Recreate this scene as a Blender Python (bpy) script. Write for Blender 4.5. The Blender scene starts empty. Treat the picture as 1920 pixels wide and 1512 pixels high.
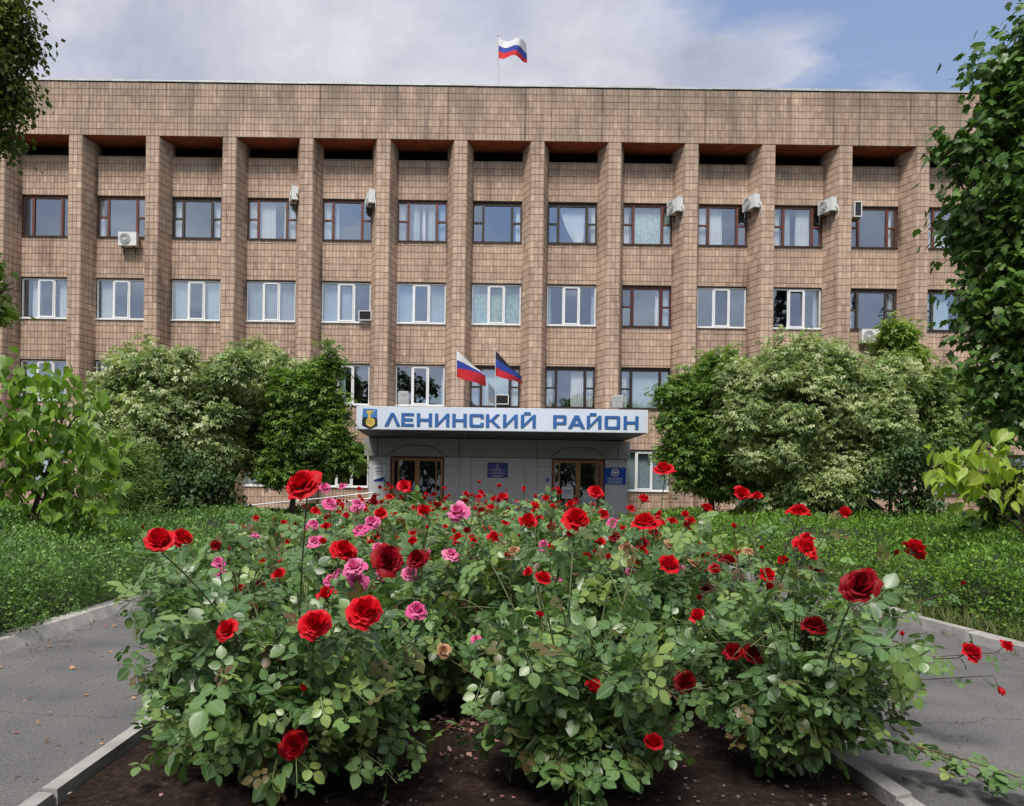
import bpy, math, random
import numpy as np
from mathutils import Vector, Matrix, Euler
from mathutils.geometry import tessellate_polygon
R = math.radians
random.seed(11); rng = np.random.default_rng(11)
SC = bpy.context.scene
COL = SC.collection

# ------------------------------------------------------------------ camera, sky, sun, exposure
FPX, PPX, PPY, EYE, ROLL = 1443.0, 865.0, 930.0, 1.4, 0.014
cd = bpy.data.cameras.new('camera'); cam = bpy.data.objects.new('camera', cd); COL.objects.link(cam)
cd.sensor_width = 36.0; cd.lens = 36.0*FPX/1920.0
cd.shift_x = (960-PPX)/1920.0; cd.shift_y = (PPY-756)/1920.0
cd.clip_start = 0.05; cd.clip_end = 2000
cam.matrix_world = Matrix.Translation((0, 0, EYE)) @ Matrix.Rotation(R(90), 4, 'X') @ Matrix.Rotation(ROLL, 4, 'Z')
SC.camera = cam

SUN_EL, SUN_AZ = R(57), R(200)      # azimuth clockwise from +Y; the sun stands high behind the camera, a little to the left
W = bpy.data.worlds.new('World'); SC.world = W; W.use_nodes = True
def build_world():
    nt = W.node_tree; nt.nodes.clear(); N = nt.nodes.new; L = nt.links.new
    out = N('ShaderNodeOutputWorld'); bg = N('ShaderNodeBackground'); bg.inputs['Strength'].default_value = 0.1
    sky = N('ShaderNodeTexSky'); sky.sky_type = 'NISHITA'; sky.sun_disc = False
    sky.sun_elevation = SUN_EL; sky.sun_rotation = SUN_AZ; sky.air_density = 1.4; sky.dust_density = 1.5; sky.ozone_density = 1.5
    tc = N('ShaderNodeTexCoord')
    sep = N('ShaderNodeSeparateXYZ'); L(tc.outputs['Generated'], sep.inputs[0])
    def M(op, a, b=None, c=None):
        n = N('ShaderNodeMath'); n.operation = op
        for i, v in enumerate((a, b, c)):
            if v is None: continue
            if isinstance(v, (int, float)): n.inputs[i].default_value = v
            else: L(v, n.inputs[i])
        return n.outputs[0]
    zc = M('MAXIMUM', sep.outputs[2], 0.0); zc = M('ADD', zc, 0.16)
    cx = M('DIVIDE', sep.outputs[0], zc); cy = M('DIVIDE', sep.outputs[1], zc)
    cmb = N('ShaderNodeCombineXYZ'); L(cx, cmb.inputs[0]); L(cy, cmb.inputs[1])
    def noise(scale, detail, rough, off, dist=0.0):
        mp = N('ShaderNodeMapping'); mp.inputs['Location'].default_value = off; L(cmb.outputs[0], mp.inputs[0])
        n = N('ShaderNodeTexNoise'); n.inputs['Scale'].default_value = scale; n.inputs['Detail'].default_value = detail
        n.inputs['Roughness'].default_value = rough; n.inputs['Distortion'].default_value = dist
        L(mp.outputs[0], n.inputs['Vector']); return n.outputs[0]
    cover = noise(0.9, 10, 0.56, SKYOFF, 0.35)
    shade = noise(1.3, 9, 0.56, (7.3, 2.1, 0.4), 0.9)
    def ramp(fac, pts):
        r = N('ShaderNodeValToRGB'); e = r.color_ramp.elements
        while len(e) < len(pts): e.new(0.5)
        for el, (p, c) in zip(e, pts): el.position = p; el.color = tuple(c)+(1,)
        L(fac, r.inputs[0]); return r.outputs[0]
    mask = ramp(cover, [(0.395, (.03, .03, .03)), (0.43, (.45, .45, .45)), (0.455, (1, 1, 1))])
    cloud = ramp(shade, [(0.34, (1.35, 1.5, 1.95)), (0.47, (1.85, 1.97, 2.35)), (0.56, (2.35, 2.42, 2.7)), (0.66, (3.0, 3.05, 3.2))])
    edge = ramp(cover, [(0.42, (1.25, 1.25, 1.22)), (0.52, (1.0, 1.0, 1.0))])
    mul = N('ShaderNodeMix'); mul.data_type = 'RGBA'; mul.blend_type = 'MULTIPLY'; mul.inputs[0].default_value = 1.0
    L(cloud, mul.inputs[6]); L(edge, mul.inputs[7])
    gap = N('ShaderNodeMix'); gap.data_type = 'RGBA'; gap.inputs[0].default_value = 0.75; L(sky.outputs[0], gap.inputs[6]); gap.inputs[7].default_value = (.80, 1.04, 1.75, 1)
    mx = N('ShaderNodeMix'); mx.data_type = 'RGBA'
    L(mask, mx.inputs[0]); L(gap.outputs[2], mx.inputs[6]); L(mul.outputs[2], mx.inputs[7])
    # paler haze towards the horizon, all the way round
    hz = N('ShaderNodeMapRange'); hz.inputs['From Min'].default_value = 0.36; hz.inputs['From Max'].default_value = 0.02
    hz.inputs['To Min'].default_value = 0.0; hz.inputs['To Max'].default_value = 0.42; hz.interpolation_type = 'SMOOTHSTEP'
    L(sep.outputs[2], hz.inputs[0])
    m2 = N('ShaderNodeMix'); m2.data_type = 'RGBA'; L(hz.outputs[0], m2.inputs[0]); L(mx.outputs[2], m2.inputs[6]); m2.inputs[7].default_value = (2.4, 2.6, 2.85, 1)
    L(m2.outputs[2], bg.inputs['Color']); L(bg.outputs[0], out.inputs[0])
SKYOFF = (0.87, 6.05, 0.0)
build_world()
sl = bpy.data.lights.new('sun', 'SUN'); sl.energy = 1.5; sl.angle = R(16); sl.color = (1.0, 0.95, 0.88)
sun = bpy.data.objects.new('sun', sl); COL.objects.link(sun)
sdir = Vector((math.sin(SUN_AZ)*math.cos(SUN_EL), math.cos(SUN_AZ)*math.cos(SUN_EL), math.sin(SUN_EL)))
sun.rotation_euler = sdir.to_track_quat('Z', 'Y').to_euler(); sun.location = sdir*60
SC.view_settings.view_transform = 'Standard'; SC.view_settings.look = 'None'
SC.view_settings.exposure = 1.45; SC.view_settings.gamma = 1.0; SC.view_settings.use_curve_mapping = False
SC.cycles.max_bounces = 7; SC.cycles.diffuse_bounces = 3; SC.cycles.glossy_bounces = 3
SC.cycles.transparent_max_bounces = 8; SC.cycles.transmission_bounces = 3; SC.cycles.caustics_reflective = False; SC.cycles.caustics_refractive = False

# ------------------------------------------------------------------ helpers
def at(px, py, d):
    """a point seen at photo pixel px, py that stands d metres in front of the camera"""
    dx, dy = px-PPX, py-PPY
    return Vector(((dx+ROLL*dy)*d/FPX, d, EYE-(dy-ROLL*dx)*d/FPX))

ORG = {}
def tag(o, label=None, cat=None, group=None, kind=None):
    if label: o['label'] = label
    if cat: o['category'] = cat
    if group: o['group'] = group
    if kind: o['kind'] = kind
    return o
def thing(name, loc, label, cat, group=None, kind=None):
    o = bpy.data.objects.new(name, None); COL.objects.link(o); o.location = loc; o.empty_display_size = 0.2
    ORG[o.name] = Vector(loc); return tag(o, label, cat, group, kind)
def org(p):
    v = Vector((0, 0, 0))
    while p is not None:
        v += ORG.get(p.name, Vector((0, 0, 0))); p = p.parent
    return v
def link(name, me, parent=None, M=None):
    o = bpy.data.objects.new(name, me); COL.objects.link(o)
    if parent is not None: o.parent = parent
    if M is not None: o.matrix_basis = Matrix.Translation(-org(parent)) @ M if parent is not None else M
    return o

class MB:
    def __init__(s): s.v = []; s.f = []; s.m = []; s.t = []; s.cm = 0
    def quad(s, a, b, c, d):
        n = len(s.v); s.v += [tuple(a), tuple(b), tuple(c), tuple(d)]; s.f.append((n, n+1, n+2, n+3)); s.m.append(s.cm)
    def hexa(s, p):   # 8 points: bottom ring 0-3 (counter-clockwise from above), top ring 4-7
        n = len(s.v); s.v += [tuple(q) for q in p]
        for f in ((3, 2, 1, 0), (4, 5, 6, 7), (0, 1, 5, 4), (1, 2, 6, 5), (2, 3, 7, 6), (3, 0, 4, 7)):
            s.f.append(tuple(n+i for i in f)); s.m.append(s.cm)
    def box(s, x0, x1, y0, y1, z0, z1):
        s.hexa([(x0, y0, z0), (x1, y0, z0), (x1, y1, z0), (x0, y1, z0), (x0, y0, z1), (x1, y0, z1), (x1, y1, z1), (x0, y1, z1)])
    def cbox(s, c, hx, hy, hz): s.box(c[0]-hx, c[0]+hx, c[1]-hy, c[1]+hy, c[2]-hz, c[2]+hz)
    def prism_y(s, loops, y0, y1):
        """polygon with holes in x,z extruded from y0 (front) to y1"""
        tris = tessellate_polygon([[Vector((x, 0, z)) for x, z in lp] for lp in loops])
        pts = [p for lp in loops for p in lp]; n = len(s.v)
        s.v += [(x, y0, z) for x, z in pts] + [(x, y1, z) for x, z in pts]; k = len(pts)
        for t in tris:
            a, b, c = (pts[i] for i in t)
            if (b[0]-a[0])*(c[1]-a[1])-(b[1]-a[1])*(c[0]-a[0]) < 0: t = (t[0], t[2], t[1])
            s.f.append(tuple(n+i for i in t)); s.m.append(s.cm)
        i0 = 0
        for lp in loops:
            m = len(lp)
            for i in range(m):
                a, b = i0+i, i0+(i+1) % m
                s.f.append((n+a, n+k+a, n+k+b, n+b)); s.m.append(s.cm+(1 if s.side2 else 0))
            i0 += m
    side2 = False
    def tube(s, pts, r0, r1=None, n=6, cap=True):
        r1 = r0 if r1 is None else r1
        P = [Vector(p) for p in pts]; base = len(s.v); k = len(P)
        up = Vector((0.13, 0.21, 0.97))
        for i, p in enumerate(P):
            t = (P[min(i+1, k-1)]-P[max(i-1, 0)])
            t = t.normalized() if t.length > 1e-9 else Vector((0, 0, 1))
            a = t.cross(up)
            if a.length < 0.15: a = t.cross(Vector((1, 0, 0)))
            a.normalize(); b = t.cross(a); r = r0+(r1-r0)*i/max(1, k-1)
            for j in range(n):
                th = 2*math.pi*j/n
                s.v.append(tuple(p+a*(r*math.cos(th))+b*(r*math.sin(th))))
        for i in range(k-1):
            for j in range(n):
                a = base+i*n+j; b = base+i*n+(j+1) % n
                s.f.append((a, b, b+n, a+n)); s.m.append(s.cm)
        if cap:
            s.f.append(tuple(base+j for j in reversed(range(n)))); s.m.append(s.cm)
            s.f.append(tuple(base+(k-1)*n+j for j in range(n))); s.m.append(s.cm)
    def mesh(s, name, mats, off=None, smooth=False):
        me = bpy.data.meshes.new(name)
        V = np.array(s.v, dtype=float).reshape(-1, 3)
        if off is not None: V = V-np.array(off)
        me.from_pydata([tuple(v) for v in V], [], s.f)
        for m in (mats if isinstance(mats, (list, tuple)) else [mats]): me.materials.append(m)
        me.polygons.foreach_set('material_index', s.m)
        if smooth: me.polygons.foreach_set('use_smooth', [True]*len(s.f))
        me.update(); return me
    def build(s, name, mats, parent=None, smooth=False):
        return link(name, s.mesh(name, mats, org(parent) if parent else None, smooth), parent)

def np_mesh(name, V, Fc, mats, tint=None, ax=None, smooth=True, mi=None):
    """V (n,3); Fc (m,k) faces all with k corners"""
    me = bpy.data.meshes.new(name); m, k = Fc.shape
    me.vertices.add(len(V)); me.vertices.foreach_set('co', np.ascontiguousarray(V, dtype=np.float32).ravel())
    me.loops.add(m*k); me.loops.foreach_set('vertex_index', np.ascontiguousarray(Fc, dtype=np.int32).ravel())
    me.polygons.add(m); me.polygons.foreach_set('loop_start', np.arange(0, m*k, k, dtype=np.int32))
    me.polygons.foreach_set('loop_total', np.full(m, k, dtype=np.int32))
    for mt in (mats if isinstance(mats, (list, tuple)) else [mats]): me.materials.append(mt)
    if mi is not None: me.polygons.foreach_set('material_index', np.ascontiguousarray(mi, dtype=np.int32))
    me.polygons.foreach_set('use_smooth', np.full(m, bool(smooth)))
    if tint is not None:
        a = me.attributes.new('tint', 'FLOAT', 'POINT'); a.data.foreach_set('value', np.ascontiguousarray(tint, dtype=np.float32))
    if ax is not None:
        a = me.attributes.new('across', 'FLOAT', 'POINT'); a.data.foreach_set('value', np.ascontiguousarray(ax, dtype=np.float32))
    me.update(calc_edges=True); return me

def nrm(a): return a/np.maximum(np.linalg.norm(a, axis=-1, keepdims=True), 1e-9)
def leaf_arrays(P, D, Nn, L, Wd, tmpl):
    """copies of one leaf template: P places, D along, Nn rough normal"""
    tv, tf = tmpl; D = nrm(D); S = nrm(np.cross(D, Nn)); Nn = np.cross(S, D)
    n = len(P); k = len(tv)
    L = np.broadcast_to(np.asarray(L, float), (n,))[:, None]; Wd = np.broadcast_to(np.asarray(Wd, float), (n,))[:, None]
    V = np.empty((n, k, 3))
    for i, (a, b, c) in enumerate(tv):
        V[:, i] = P+D*(a*L)+S*(b*Wd)+Nn*(c*L)
    Fc = (tf[None]+(np.arange(n)*k)[:, None, None]).reshape(-1, tf.shape[1])
    return V.reshape(-1, 3), Fc
def T(v, f): return np.array(v, float), np.array(f, int)
# templates: along, across, lift
DIAMOND = T([(0, 0, 0), (.42, .5, .06), (1, 0, -.12), (.42, -.5, .06)], [(0, 1, 2, 3)])
FOLD = T([(0, 0, 0), (.4, .5, .1), (1, 0, -.15), (.4, -.5, .1), (.45, 0, -.02)], [(0, 4, 1), (1, 4, 2), (0, 3, 4), (3, 2, 4)])
def hexleaf():
    prof = [(0.0, .0), (.18, .36), (.42, .5), (.68, .42), (.88, .2), (1.0, 0)]
    v = []; f = []
    for a, b in prof: v.append((a, 0, -0.10*a*a)); 
    for a, b in prof[1:-1]: v.append((a, b, .07-0.16*a*a)); v.append((a, -b, .07-0.16*a*a))
    # mid verts 0..5 ; side verts 6+2i (right), 7+2i (left) for i=0..3
    def sv(i, s): return 6+2*i+s
    f = []
    for s in (0, 1):
        f.append((0, 1, sv(0, s)) if s else (0, sv(0, s), 1))
        for i in range(3):
            q = (1+i, 2+i, sv(i+1, s), sv(i, s))
            t1, t2 = (q[0], q[1], q[2]), (q[0], q[2], q[3])
            if not s: t1, t2 = t1[::-1], t2[::-1]
            f += [t1, t2]
        f.append((4, 5, sv(3, s)) if s else (4, sv(3, s), 5))
    return T(v, f)
HEX = hexleaf()
def trifoliate():
    v = []; f = []
    for (a0, b0, ang, sc) in ((.45, 0, 0, .55), (.30, .02, 1.0, .5), (.30, -.02, -1.0, .5), (.1, .02, 1.15, .42), (.1, -.02, -1.15, .42)):
        n = len(v); c, s = math.cos(ang), math.sin(ang)
        for (x, y, z) in ((0, 0, 0), (.4, .17, .05), (1, 0, -.25), (.4, -.17, .05)):
            x *= sc; y *= sc*1.5; v.append((a0+x*c-y*s, b0+x*s+y*c, z*sc))
        f.append((n, n+1, n+2, n+3))
    return T(v, f)
TRI = trifoliate()
def mapleleaf():
    out = [(0, .0), (-.02, .22), (.12, .20), (.16, .52), (.34, .36), (.52, .50), (.56, .22), (.78, .2), (1, 0)]
    v = [(.3, 0, 0)]+[(a, b, -.10*a*a-.14*b) for a, b in out]+[(a, -b, -.10*a*a-.14*b) for a, b in out[1:-1][::-1]]
    n = len(v)-1
    return T(v, [(0, 1+(i+1) % n, 1+i) for i in range(n)])
MAPLE = mapleleaf()
def heartleaf():
    out = [(0.06, 0), (-.04, .2), (.1, .42), (.34, .48), (.6, .34), (.82, .14), (1, 0)]
    v = [(.06, 0, 0), (.3, 0, -.01), (.6, 0, -.08), (1, 0, -.24)]
    r = [(-.04, .2), (.1, .42), (.34, .48), (.6, .34), (.82, .14)]
    for sgn in (1, -1):
        for a, b in r: v.append((a, sgn*b, .09-.22*a*a))
    f = []
    for k, s in ((4, 0), (9, 1)):
        for t in ((0, k, 1), (1, k, k+1), (1, k+1, k+2), (1, k+2, 2), (2, k+2, k+3), (2, k+3, k+4), (2, k+4, 3)):
            f.append(t if s else t[::-1])
    return T(v, f)
HEART = heartleaf()

# ------------------------------------------------------------------ materials
MATS = {}
def newmat(name):
    m = bpy.data.materials.new(name); m.use_nodes = True; nt = m.node_tree
    b = nt.nodes['Principled BSDF']; MATS[name] = m; return m, nt, b, nt.nodes.new, nt.links.new
def mth(N, L, op, a, b=None):
    n = N('ShaderNodeMath'); n.operation = op
    for i, v in enumerate((a, b)):
        if v is None: continue
        if isinstance(v, (int, float)): n.inputs[i].default_value = v
        else: L(v, n.inputs[i])
    return n.outputs[0]
def rmp(N, L, fac, pts):
    r = N('ShaderNodeValToRGB'); e = r.color_ramp.elements
    while len(e) < len(pts): e.new(0.5)
    for el, (p, c) in zip(e, pts): el.position = p; el.color = tuple(c)+(1,) if len(c) == 3 else tuple(c)
    L(fac, r.inputs[0]); return r.outputs[0]
def nz(N, L, scale, detail=4, rough=.55, sc3=None, dist=0):
    g = N('ShaderNodeNewGeometry'); mp = N('ShaderNodeMapping'); L(g.outputs['Position'], mp.inputs[0])
    if sc3: mp.inputs['Scale'].default_value = sc3
    n = N('ShaderNodeTexNoise'); n.inputs['Scale'].default_value = scale; n.inputs['Detail'].default_value = detail
    n.inputs['Roughness'].default_value = rough; n.inputs['Distortion'].default_value = dist
    L(mp.outputs[0], n.inputs['Vector']); return n.outputs[0]
def mixc(N, L, fac, a, b, mode='MIX'):
    n = N('ShaderNodeMix'); n.data_type = 'RGBA'; n.blend_type = mode
    for i, v in ((0, fac), (6, a), (7, b)):
        if isinstance(v, (int, float)): n.inputs[i].default_value = v
        elif isinstance(v, tuple): n.inputs[i].default_value = v+(1,) if len(v) == 3 else v
        else: L(v, n.inputs[i])
    return n.outputs[2]
def plain(name, c, rough=.6, var=.18, scale=6, metal=0, bump=0.0, bscale=60, spec=None):
    m, nt, b, N, L = newmat(name)
    n = nz(N, L, scale, 5)
    c0 = tuple(max(0, x*(1-var)) for x in c); c1 = tuple(min(1, x*(1+var)) for x in c)
    L(rmp(N, L, n, [(.3, c0), (.7, c1)]), b.inputs['Base Color'])
    b.inputs['Roughness'].default_value = rough; b.inputs['Metallic'].default_value = metal
    if spec is not None: b.inputs['Specular IOR Level'].default_value = spec
    if bump:
        bp = N('ShaderNodeBump'); bp.inputs['Strength'].default_value = bump; bp.inputs['Distance'].default_value = .01
        L(nz(N, L, bscale, 4), bp.inputs['Height']); L(bp.outputs[0], b.inputs['Normal'])
    return m
def leafmat(name, stops, rough=.5, trans=.3, vein=None, back=(1.15, 1.15, 1.1), patch=.25, pscale=1.2, spec=.4):
    """leaf colour runs over stops by a random number per leaf plus a broad patchiness"""
    m, nt, b, N, L = newmat(name)
    at_ = N('ShaderNodeAttribute'); at_.attribute_name = 'tint'
    oi = N('ShaderNodeObjectInfo')
    s = mth(N, L, 'ADD', at_.outputs['Fac'], oi.outputs['Random']); s = mth(N, L, 'FRACT', s)
    p = nz(N, L, pscale, 3); p = mth(N, L, 'SUBTRACT', p, .5); p = mth(N, L, 'MULTIPLY', p, patch*4)
    s = mth(N, L, 'ADD', mth(N, L, 'MULTIPLY', s, .9), p)
    col = rmp(N, L, s, [(i/(len(stops)-1), c) for i, c in enumerate(stops)])
    if vein:
        ac = N('ShaderNodeAttribute'); ac.attribute_name = 'across'
        a = mth(N, L, 'ABSOLUTE', ac.outputs['Fac'])
        f = N('ShaderNodeMapRange'); f.inputs['From Min'].default_value = .0; f.inputs['From Max'].default_value = .09
        f.inputs['To Min'].default_value = .75; f.inputs['To Max'].default_value = 0; L(a, f.inputs[0])
        col = mixc(N, L, f.outputs[0], col, vein)
    g = N('ShaderNodeNewGeometry')
    col = mixc(N, L, g.outputs['Backfacing'], col, mixc(N, L, 1.0, col, back, 'MULTIPLY'))
    L(col, b.inputs['Base Color']); b.inputs['Roughness'].default_value = rough; b.inputs['Specular IOR Level'].default_value = spec
    tr = N('ShaderNodeBsdfTranslucent'); L(mixc(N, L, 1.0, col, (1.3, 1.35, .7), 'MULTIPLY'), tr.inputs['Color'])
    mx = N('ShaderNodeMixShader'); mx.inputs[0].default_value = trans
    L(b.outputs[0], mx.inputs[1]); L(tr.outputs[0], mx.inputs[2]); L(mx.outputs[0], nt.nodes['Material Output'].inputs[0])
    return m

def tile_mat(name, side=False):
    m, nt, b, N, L = newmat(name)
    at_ = N('ShaderNodeAttribute'); at_.attribute_name = 'tint'; oi = N('ShaderNodeObjectInfo')
    s = mth(N, L, 'FRACT', mth(N, L, 'ADD', at_.outputs['Fac'], oi.outputs['Random']))
    col = rmp(N, L, s, [(0, (.45, .320, .244)), (.3, (.505, .370, .282)), (.6, (.53, .393, .301)), (.88, (.56, .414, .316)), (.95, (.65, .49, .372)), (1, (.48, .361, .286))])
    # broad weathering, rain streaks, blotches: stay with the wall
    w1 = nz(N, L, .35, 6, .6); w2 = nz(N, L, 1.0, 5, .6, (2.2, 2.2, .25)); w3 = nz(N, L, 9, 4, .6)
    col = mixc(N, L, 1.0, col, rmp(N, L, w1, [(.32, (.80, .79, .78)), (.58, (1.04, 1.03, 1.02))]), 'MULTIPLY')
    col = mixc(N, L, 1.0, col, rmp(N, L, w2, [(.30, (.58, .56, .56)), (.45, (1, 1, 1)), (.8, (1.05, 1.04, 1.03))]), 'MULTIPLY')
    col = mixc(N, L, 1.0, col, rmp(N, L, w3, [(.3, (.86, .86, .87)), (.65, (1.06, 1.06, 1.05))]), 'MULTIPLY')
    g = N('ShaderNodeNewGeometry'); sp = N('ShaderNodeSeparateXYZ'); L(g.outputs['Position'], sp.inputs[0])
    soot = N('ShaderNodeMapRange'); soot.inputs['From Min'].default_value = 14.0; soot.inputs['From Max'].default_value = 17.8
    soot.inputs['To Min'].default_value = 0; soot.inputs['To Max'].default_value = .75; L(sp.outputs[2], soot.inputs[0])
    sn = rmp(N, L, nz(N, L, .8, 6, .65, (1, 1, .5)), [(.36, (0, 0, 0)), (.58, (1, 1, 1))])
    sf = mth(N, L, 'MULTIPLY', soot.outputs[0], sn)
    col = mixc(N, L, sf, col, (.17, .135, .11))
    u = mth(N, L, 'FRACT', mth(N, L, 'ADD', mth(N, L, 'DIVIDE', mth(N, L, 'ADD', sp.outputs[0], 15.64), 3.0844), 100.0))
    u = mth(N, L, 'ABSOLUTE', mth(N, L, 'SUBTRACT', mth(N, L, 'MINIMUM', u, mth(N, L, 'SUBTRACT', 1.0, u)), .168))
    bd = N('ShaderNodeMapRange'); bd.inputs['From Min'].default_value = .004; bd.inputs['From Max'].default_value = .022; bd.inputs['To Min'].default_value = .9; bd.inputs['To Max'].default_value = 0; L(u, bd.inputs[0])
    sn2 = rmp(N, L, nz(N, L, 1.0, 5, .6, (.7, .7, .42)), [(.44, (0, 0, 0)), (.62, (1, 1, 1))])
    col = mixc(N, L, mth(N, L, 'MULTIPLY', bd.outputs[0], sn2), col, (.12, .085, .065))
    L(col, b.inputs['Base Color']); b.inputs['Roughness'].default_value = .62; b.inputs['Specular IOR Level'].default_value = .3
    bp = N('ShaderNodeBump'); bp.inputs['Strength'].default_value = .25; bp.inputs['Distance'].default_value = .01
    L(nz(N, L, 30, 3), bp.inputs['Height']); L(bp.outputs[0], b.inputs['Normal'])
    return m
M_TILE = tile_mat('ceramic_tile')
M_MORTAR = plain('mortar', (.25, .18, .14), .9, .35, 3)
M_SOFFIT = plain('red_brown_soffit', (.33, .075, .036), .7, .35, 2.5)
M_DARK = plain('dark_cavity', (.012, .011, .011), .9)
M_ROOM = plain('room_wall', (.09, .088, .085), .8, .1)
M_COPING = plain('grey_metal_coping', (.50, .52, .52), .5, .2, 2, .3)
M_WHITE = plain('white_plastic', (.78, .79, .80), .4, .05)
M_BROWN = plain('brown_paint', (.135, .045, .028), .45, .3, 8)
M_RED = plain('dark_red_paint', (.085, .018, .014), .4, .25, 8)
M_DKF = plain('very_dark_brown_paint', (.028, .014, .011), .45, .3, 8)
M_OLD = plain('peeling_wood', (.055, .045, .04), .8, .7, 14)
M_SILL = plain('dark_sill', (.05, .03, .027), .5)
M_CURT = plain('curtain_cloth', (.90, .92, .92), .9, .06, 5)
M_CURTB = plain('blue_curtain_cloth', (.55, .66, .72), .9, .08, 5)
M_TEAL = plain('pale_green_curtain_cloth', (.60, .74, .68), .9, .3, 9)
M_ACW = plain('white_casing', (.72, .73, .71), .45, .06)
M_ACG = plain('fan_grille', (.30, .31, .31), .5, .1)
M_BLACK = plain('black_plastic', (.015, .015, .016), .5)
M_IRON = plain('rusty_bracket', (.10, .06, .045), .7, .4, 20)
M_STEEL = plain('brushed_steel', (.36, .37, .38), .4, .15, 10, .6)
M_GREYMET = plain('lamp_housing', (.50, .51, .52), .5, .15, 4, .2)
M_PANEL = plain('grey_cladding', (.50, .515, .545), .45, .05, 1.5)
M_SIGN = plain('white_blue_sign_board', (.66, .73, .84), .35, .05, 1.4)
M_LET = plain('blue_lettering', (.035, .13, .39), .4, .12, 8)
M_CREAM = plain('cream_edge', (.55, .55, .42), .5)
M_GOLD = plain('emblem_gold', (.62, .46, .10), .5, .2, 20)
M_EBLUE = plain('emblem_blue', (.05, .20, .50), .45)
M_PLQ = plain('blue_plaque', (.012, .03, .26), .35, .1)
M_PLQ2 = plain('bright_blue_plaque', (.012, .075, .40), .35, .1)
M_DOOR = plain('varnished_door_wood', (.38, .19, .075), .4, .3, 12)
M_GREEN = plain('green_sheet', (.02, .25, .09), .5)
M_YELL = plain('yellow_sheet', (.62, .60, .12), .5)
M_PAPER = plain('paper_white', (.74, .76, .78), .6, .05)
M_INK = plain('printed_ink', (.12, .14, .22), .6)
M_CANW = plain('flag_white', (.78, .78, .80), .7, .05)
M_CANB = plain('flag_blue', (.035, .06, .36), .7, .1)
M_CANR = plain('flag_red', (.62, .02, .03), .7, .1)
M_CANK = plain('flag_black', (.02, .02, .03), .7)
M_POLE = plain('pole_paint', (.55, .56, .56), .4)
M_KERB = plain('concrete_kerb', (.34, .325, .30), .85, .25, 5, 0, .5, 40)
M_KERB2 = plain('light_concrete', (.42, .40, .36), .85, .3, 4, 0, .5, 40)  # a concrete of lighter colour: left path kerb, step and ramp
M_BARK = plain('bark', (.07, .052, .04), .9, .4, 12, 0, .6, 30)
M_CANE = plain('green_cane', (.10, .13, .045), .6, .4, 6)
M_CANEB = plain('brown_cane', (.10, .055, .035), .7, .4, 6)

def glass(name, refl, tint=(.92, .96, .97), gcol=(.86, .93, 1.0)):
    m, nt, b, N, L = newmat(name); nt.nodes.remove(b)
    t = N('ShaderNodeBsdfTransparent'); t.inputs[0].default_value = tint+(1,)
    g = N('ShaderNodeBsdfGlossy'); g.inputs['Color'].default_value = gcol+(1,); g.inputs['Roughness'].default_value = .01
    bp = N('ShaderNodeBump'); bp.inputs['Strength'].default_value = .06; bp.inputs['Distance'].default_value = .02
    L(nz(N, L, 1.3, 2), bp.inputs['Height']); L(bp.outputs[0], g.inputs['Normal'])
    mx = N('ShaderNodeMixShader'); mx.inputs[0].default_value = refl
    L(t.outputs[0], mx.inputs[1]); L(g.outputs[0], mx.inputs[2]); L(mx.outputs[0], nt.nodes['Material Output'].inputs[0]); return m
M_GLASS = glass('window_glass', .40, gcol=(.74, .86, 1.0))
M_GLASSD = glass('door_glass', .13)

# ------------------------------------------------------------------ the office building
DB, DF = 31.6, 30.82            # window wall and pilaster faces
PITCH = 3.0844
def XP(i): return -15.64+PITCH*(i-1)
TOPZ, ROWH = 17.77, 0.2662
BAYS = list(range(0, 15)); PILS = list(range(-1, 15))
WT = [13.51, 10.135, 6.76, 3.385]; WH = 1.70; HW = 1.015; LINT = 15.64; ATT = 15.15
B = thing('office_building', (1.3, DB, 0), 'four storey brown tiled office building with tall pilasters and sign canopy', 'building')
XL, XR = XP(-1)-.25, XP(14)+.25
PORT_BAYS = (6, 7, 8)
# backing walls
mb = MB()
mb.box(XL, XR, DF, DB+.3, LINT+.012, TOPZ)                         # parapet band
for i in BAYS:
    c = XP(i)-PITCH/2; a, b_ = c-HW-.001, c+HW+.001
    zs = [ATT]+[z for t in WT for z in (t, t-WH)]+[0.0]
    for k in range(0, len(zs), 2): mb.box(a, b_, DB, DB+.3, zs[k+1], zs[k])
mb.build('wall', M_MORTAR, B)
mb = MB()
for i in PILS:
    x = XP(i); h = PITCH/2-HW-.003
    mb.hexa([(x-.25, DF+.002, 0), (x+.25, DF+.002, 0), (x+h, DB+.31, 0), (x-h, DB+.31, 0), (x-.25, DF+.002, LINT), (x+.25, DF+.002, LINT), (x+h, DB+.31, LINT), (x-h, DB+.31, LINT)])
mb.build('pilaster_core', M_MORTAR, B)
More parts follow.
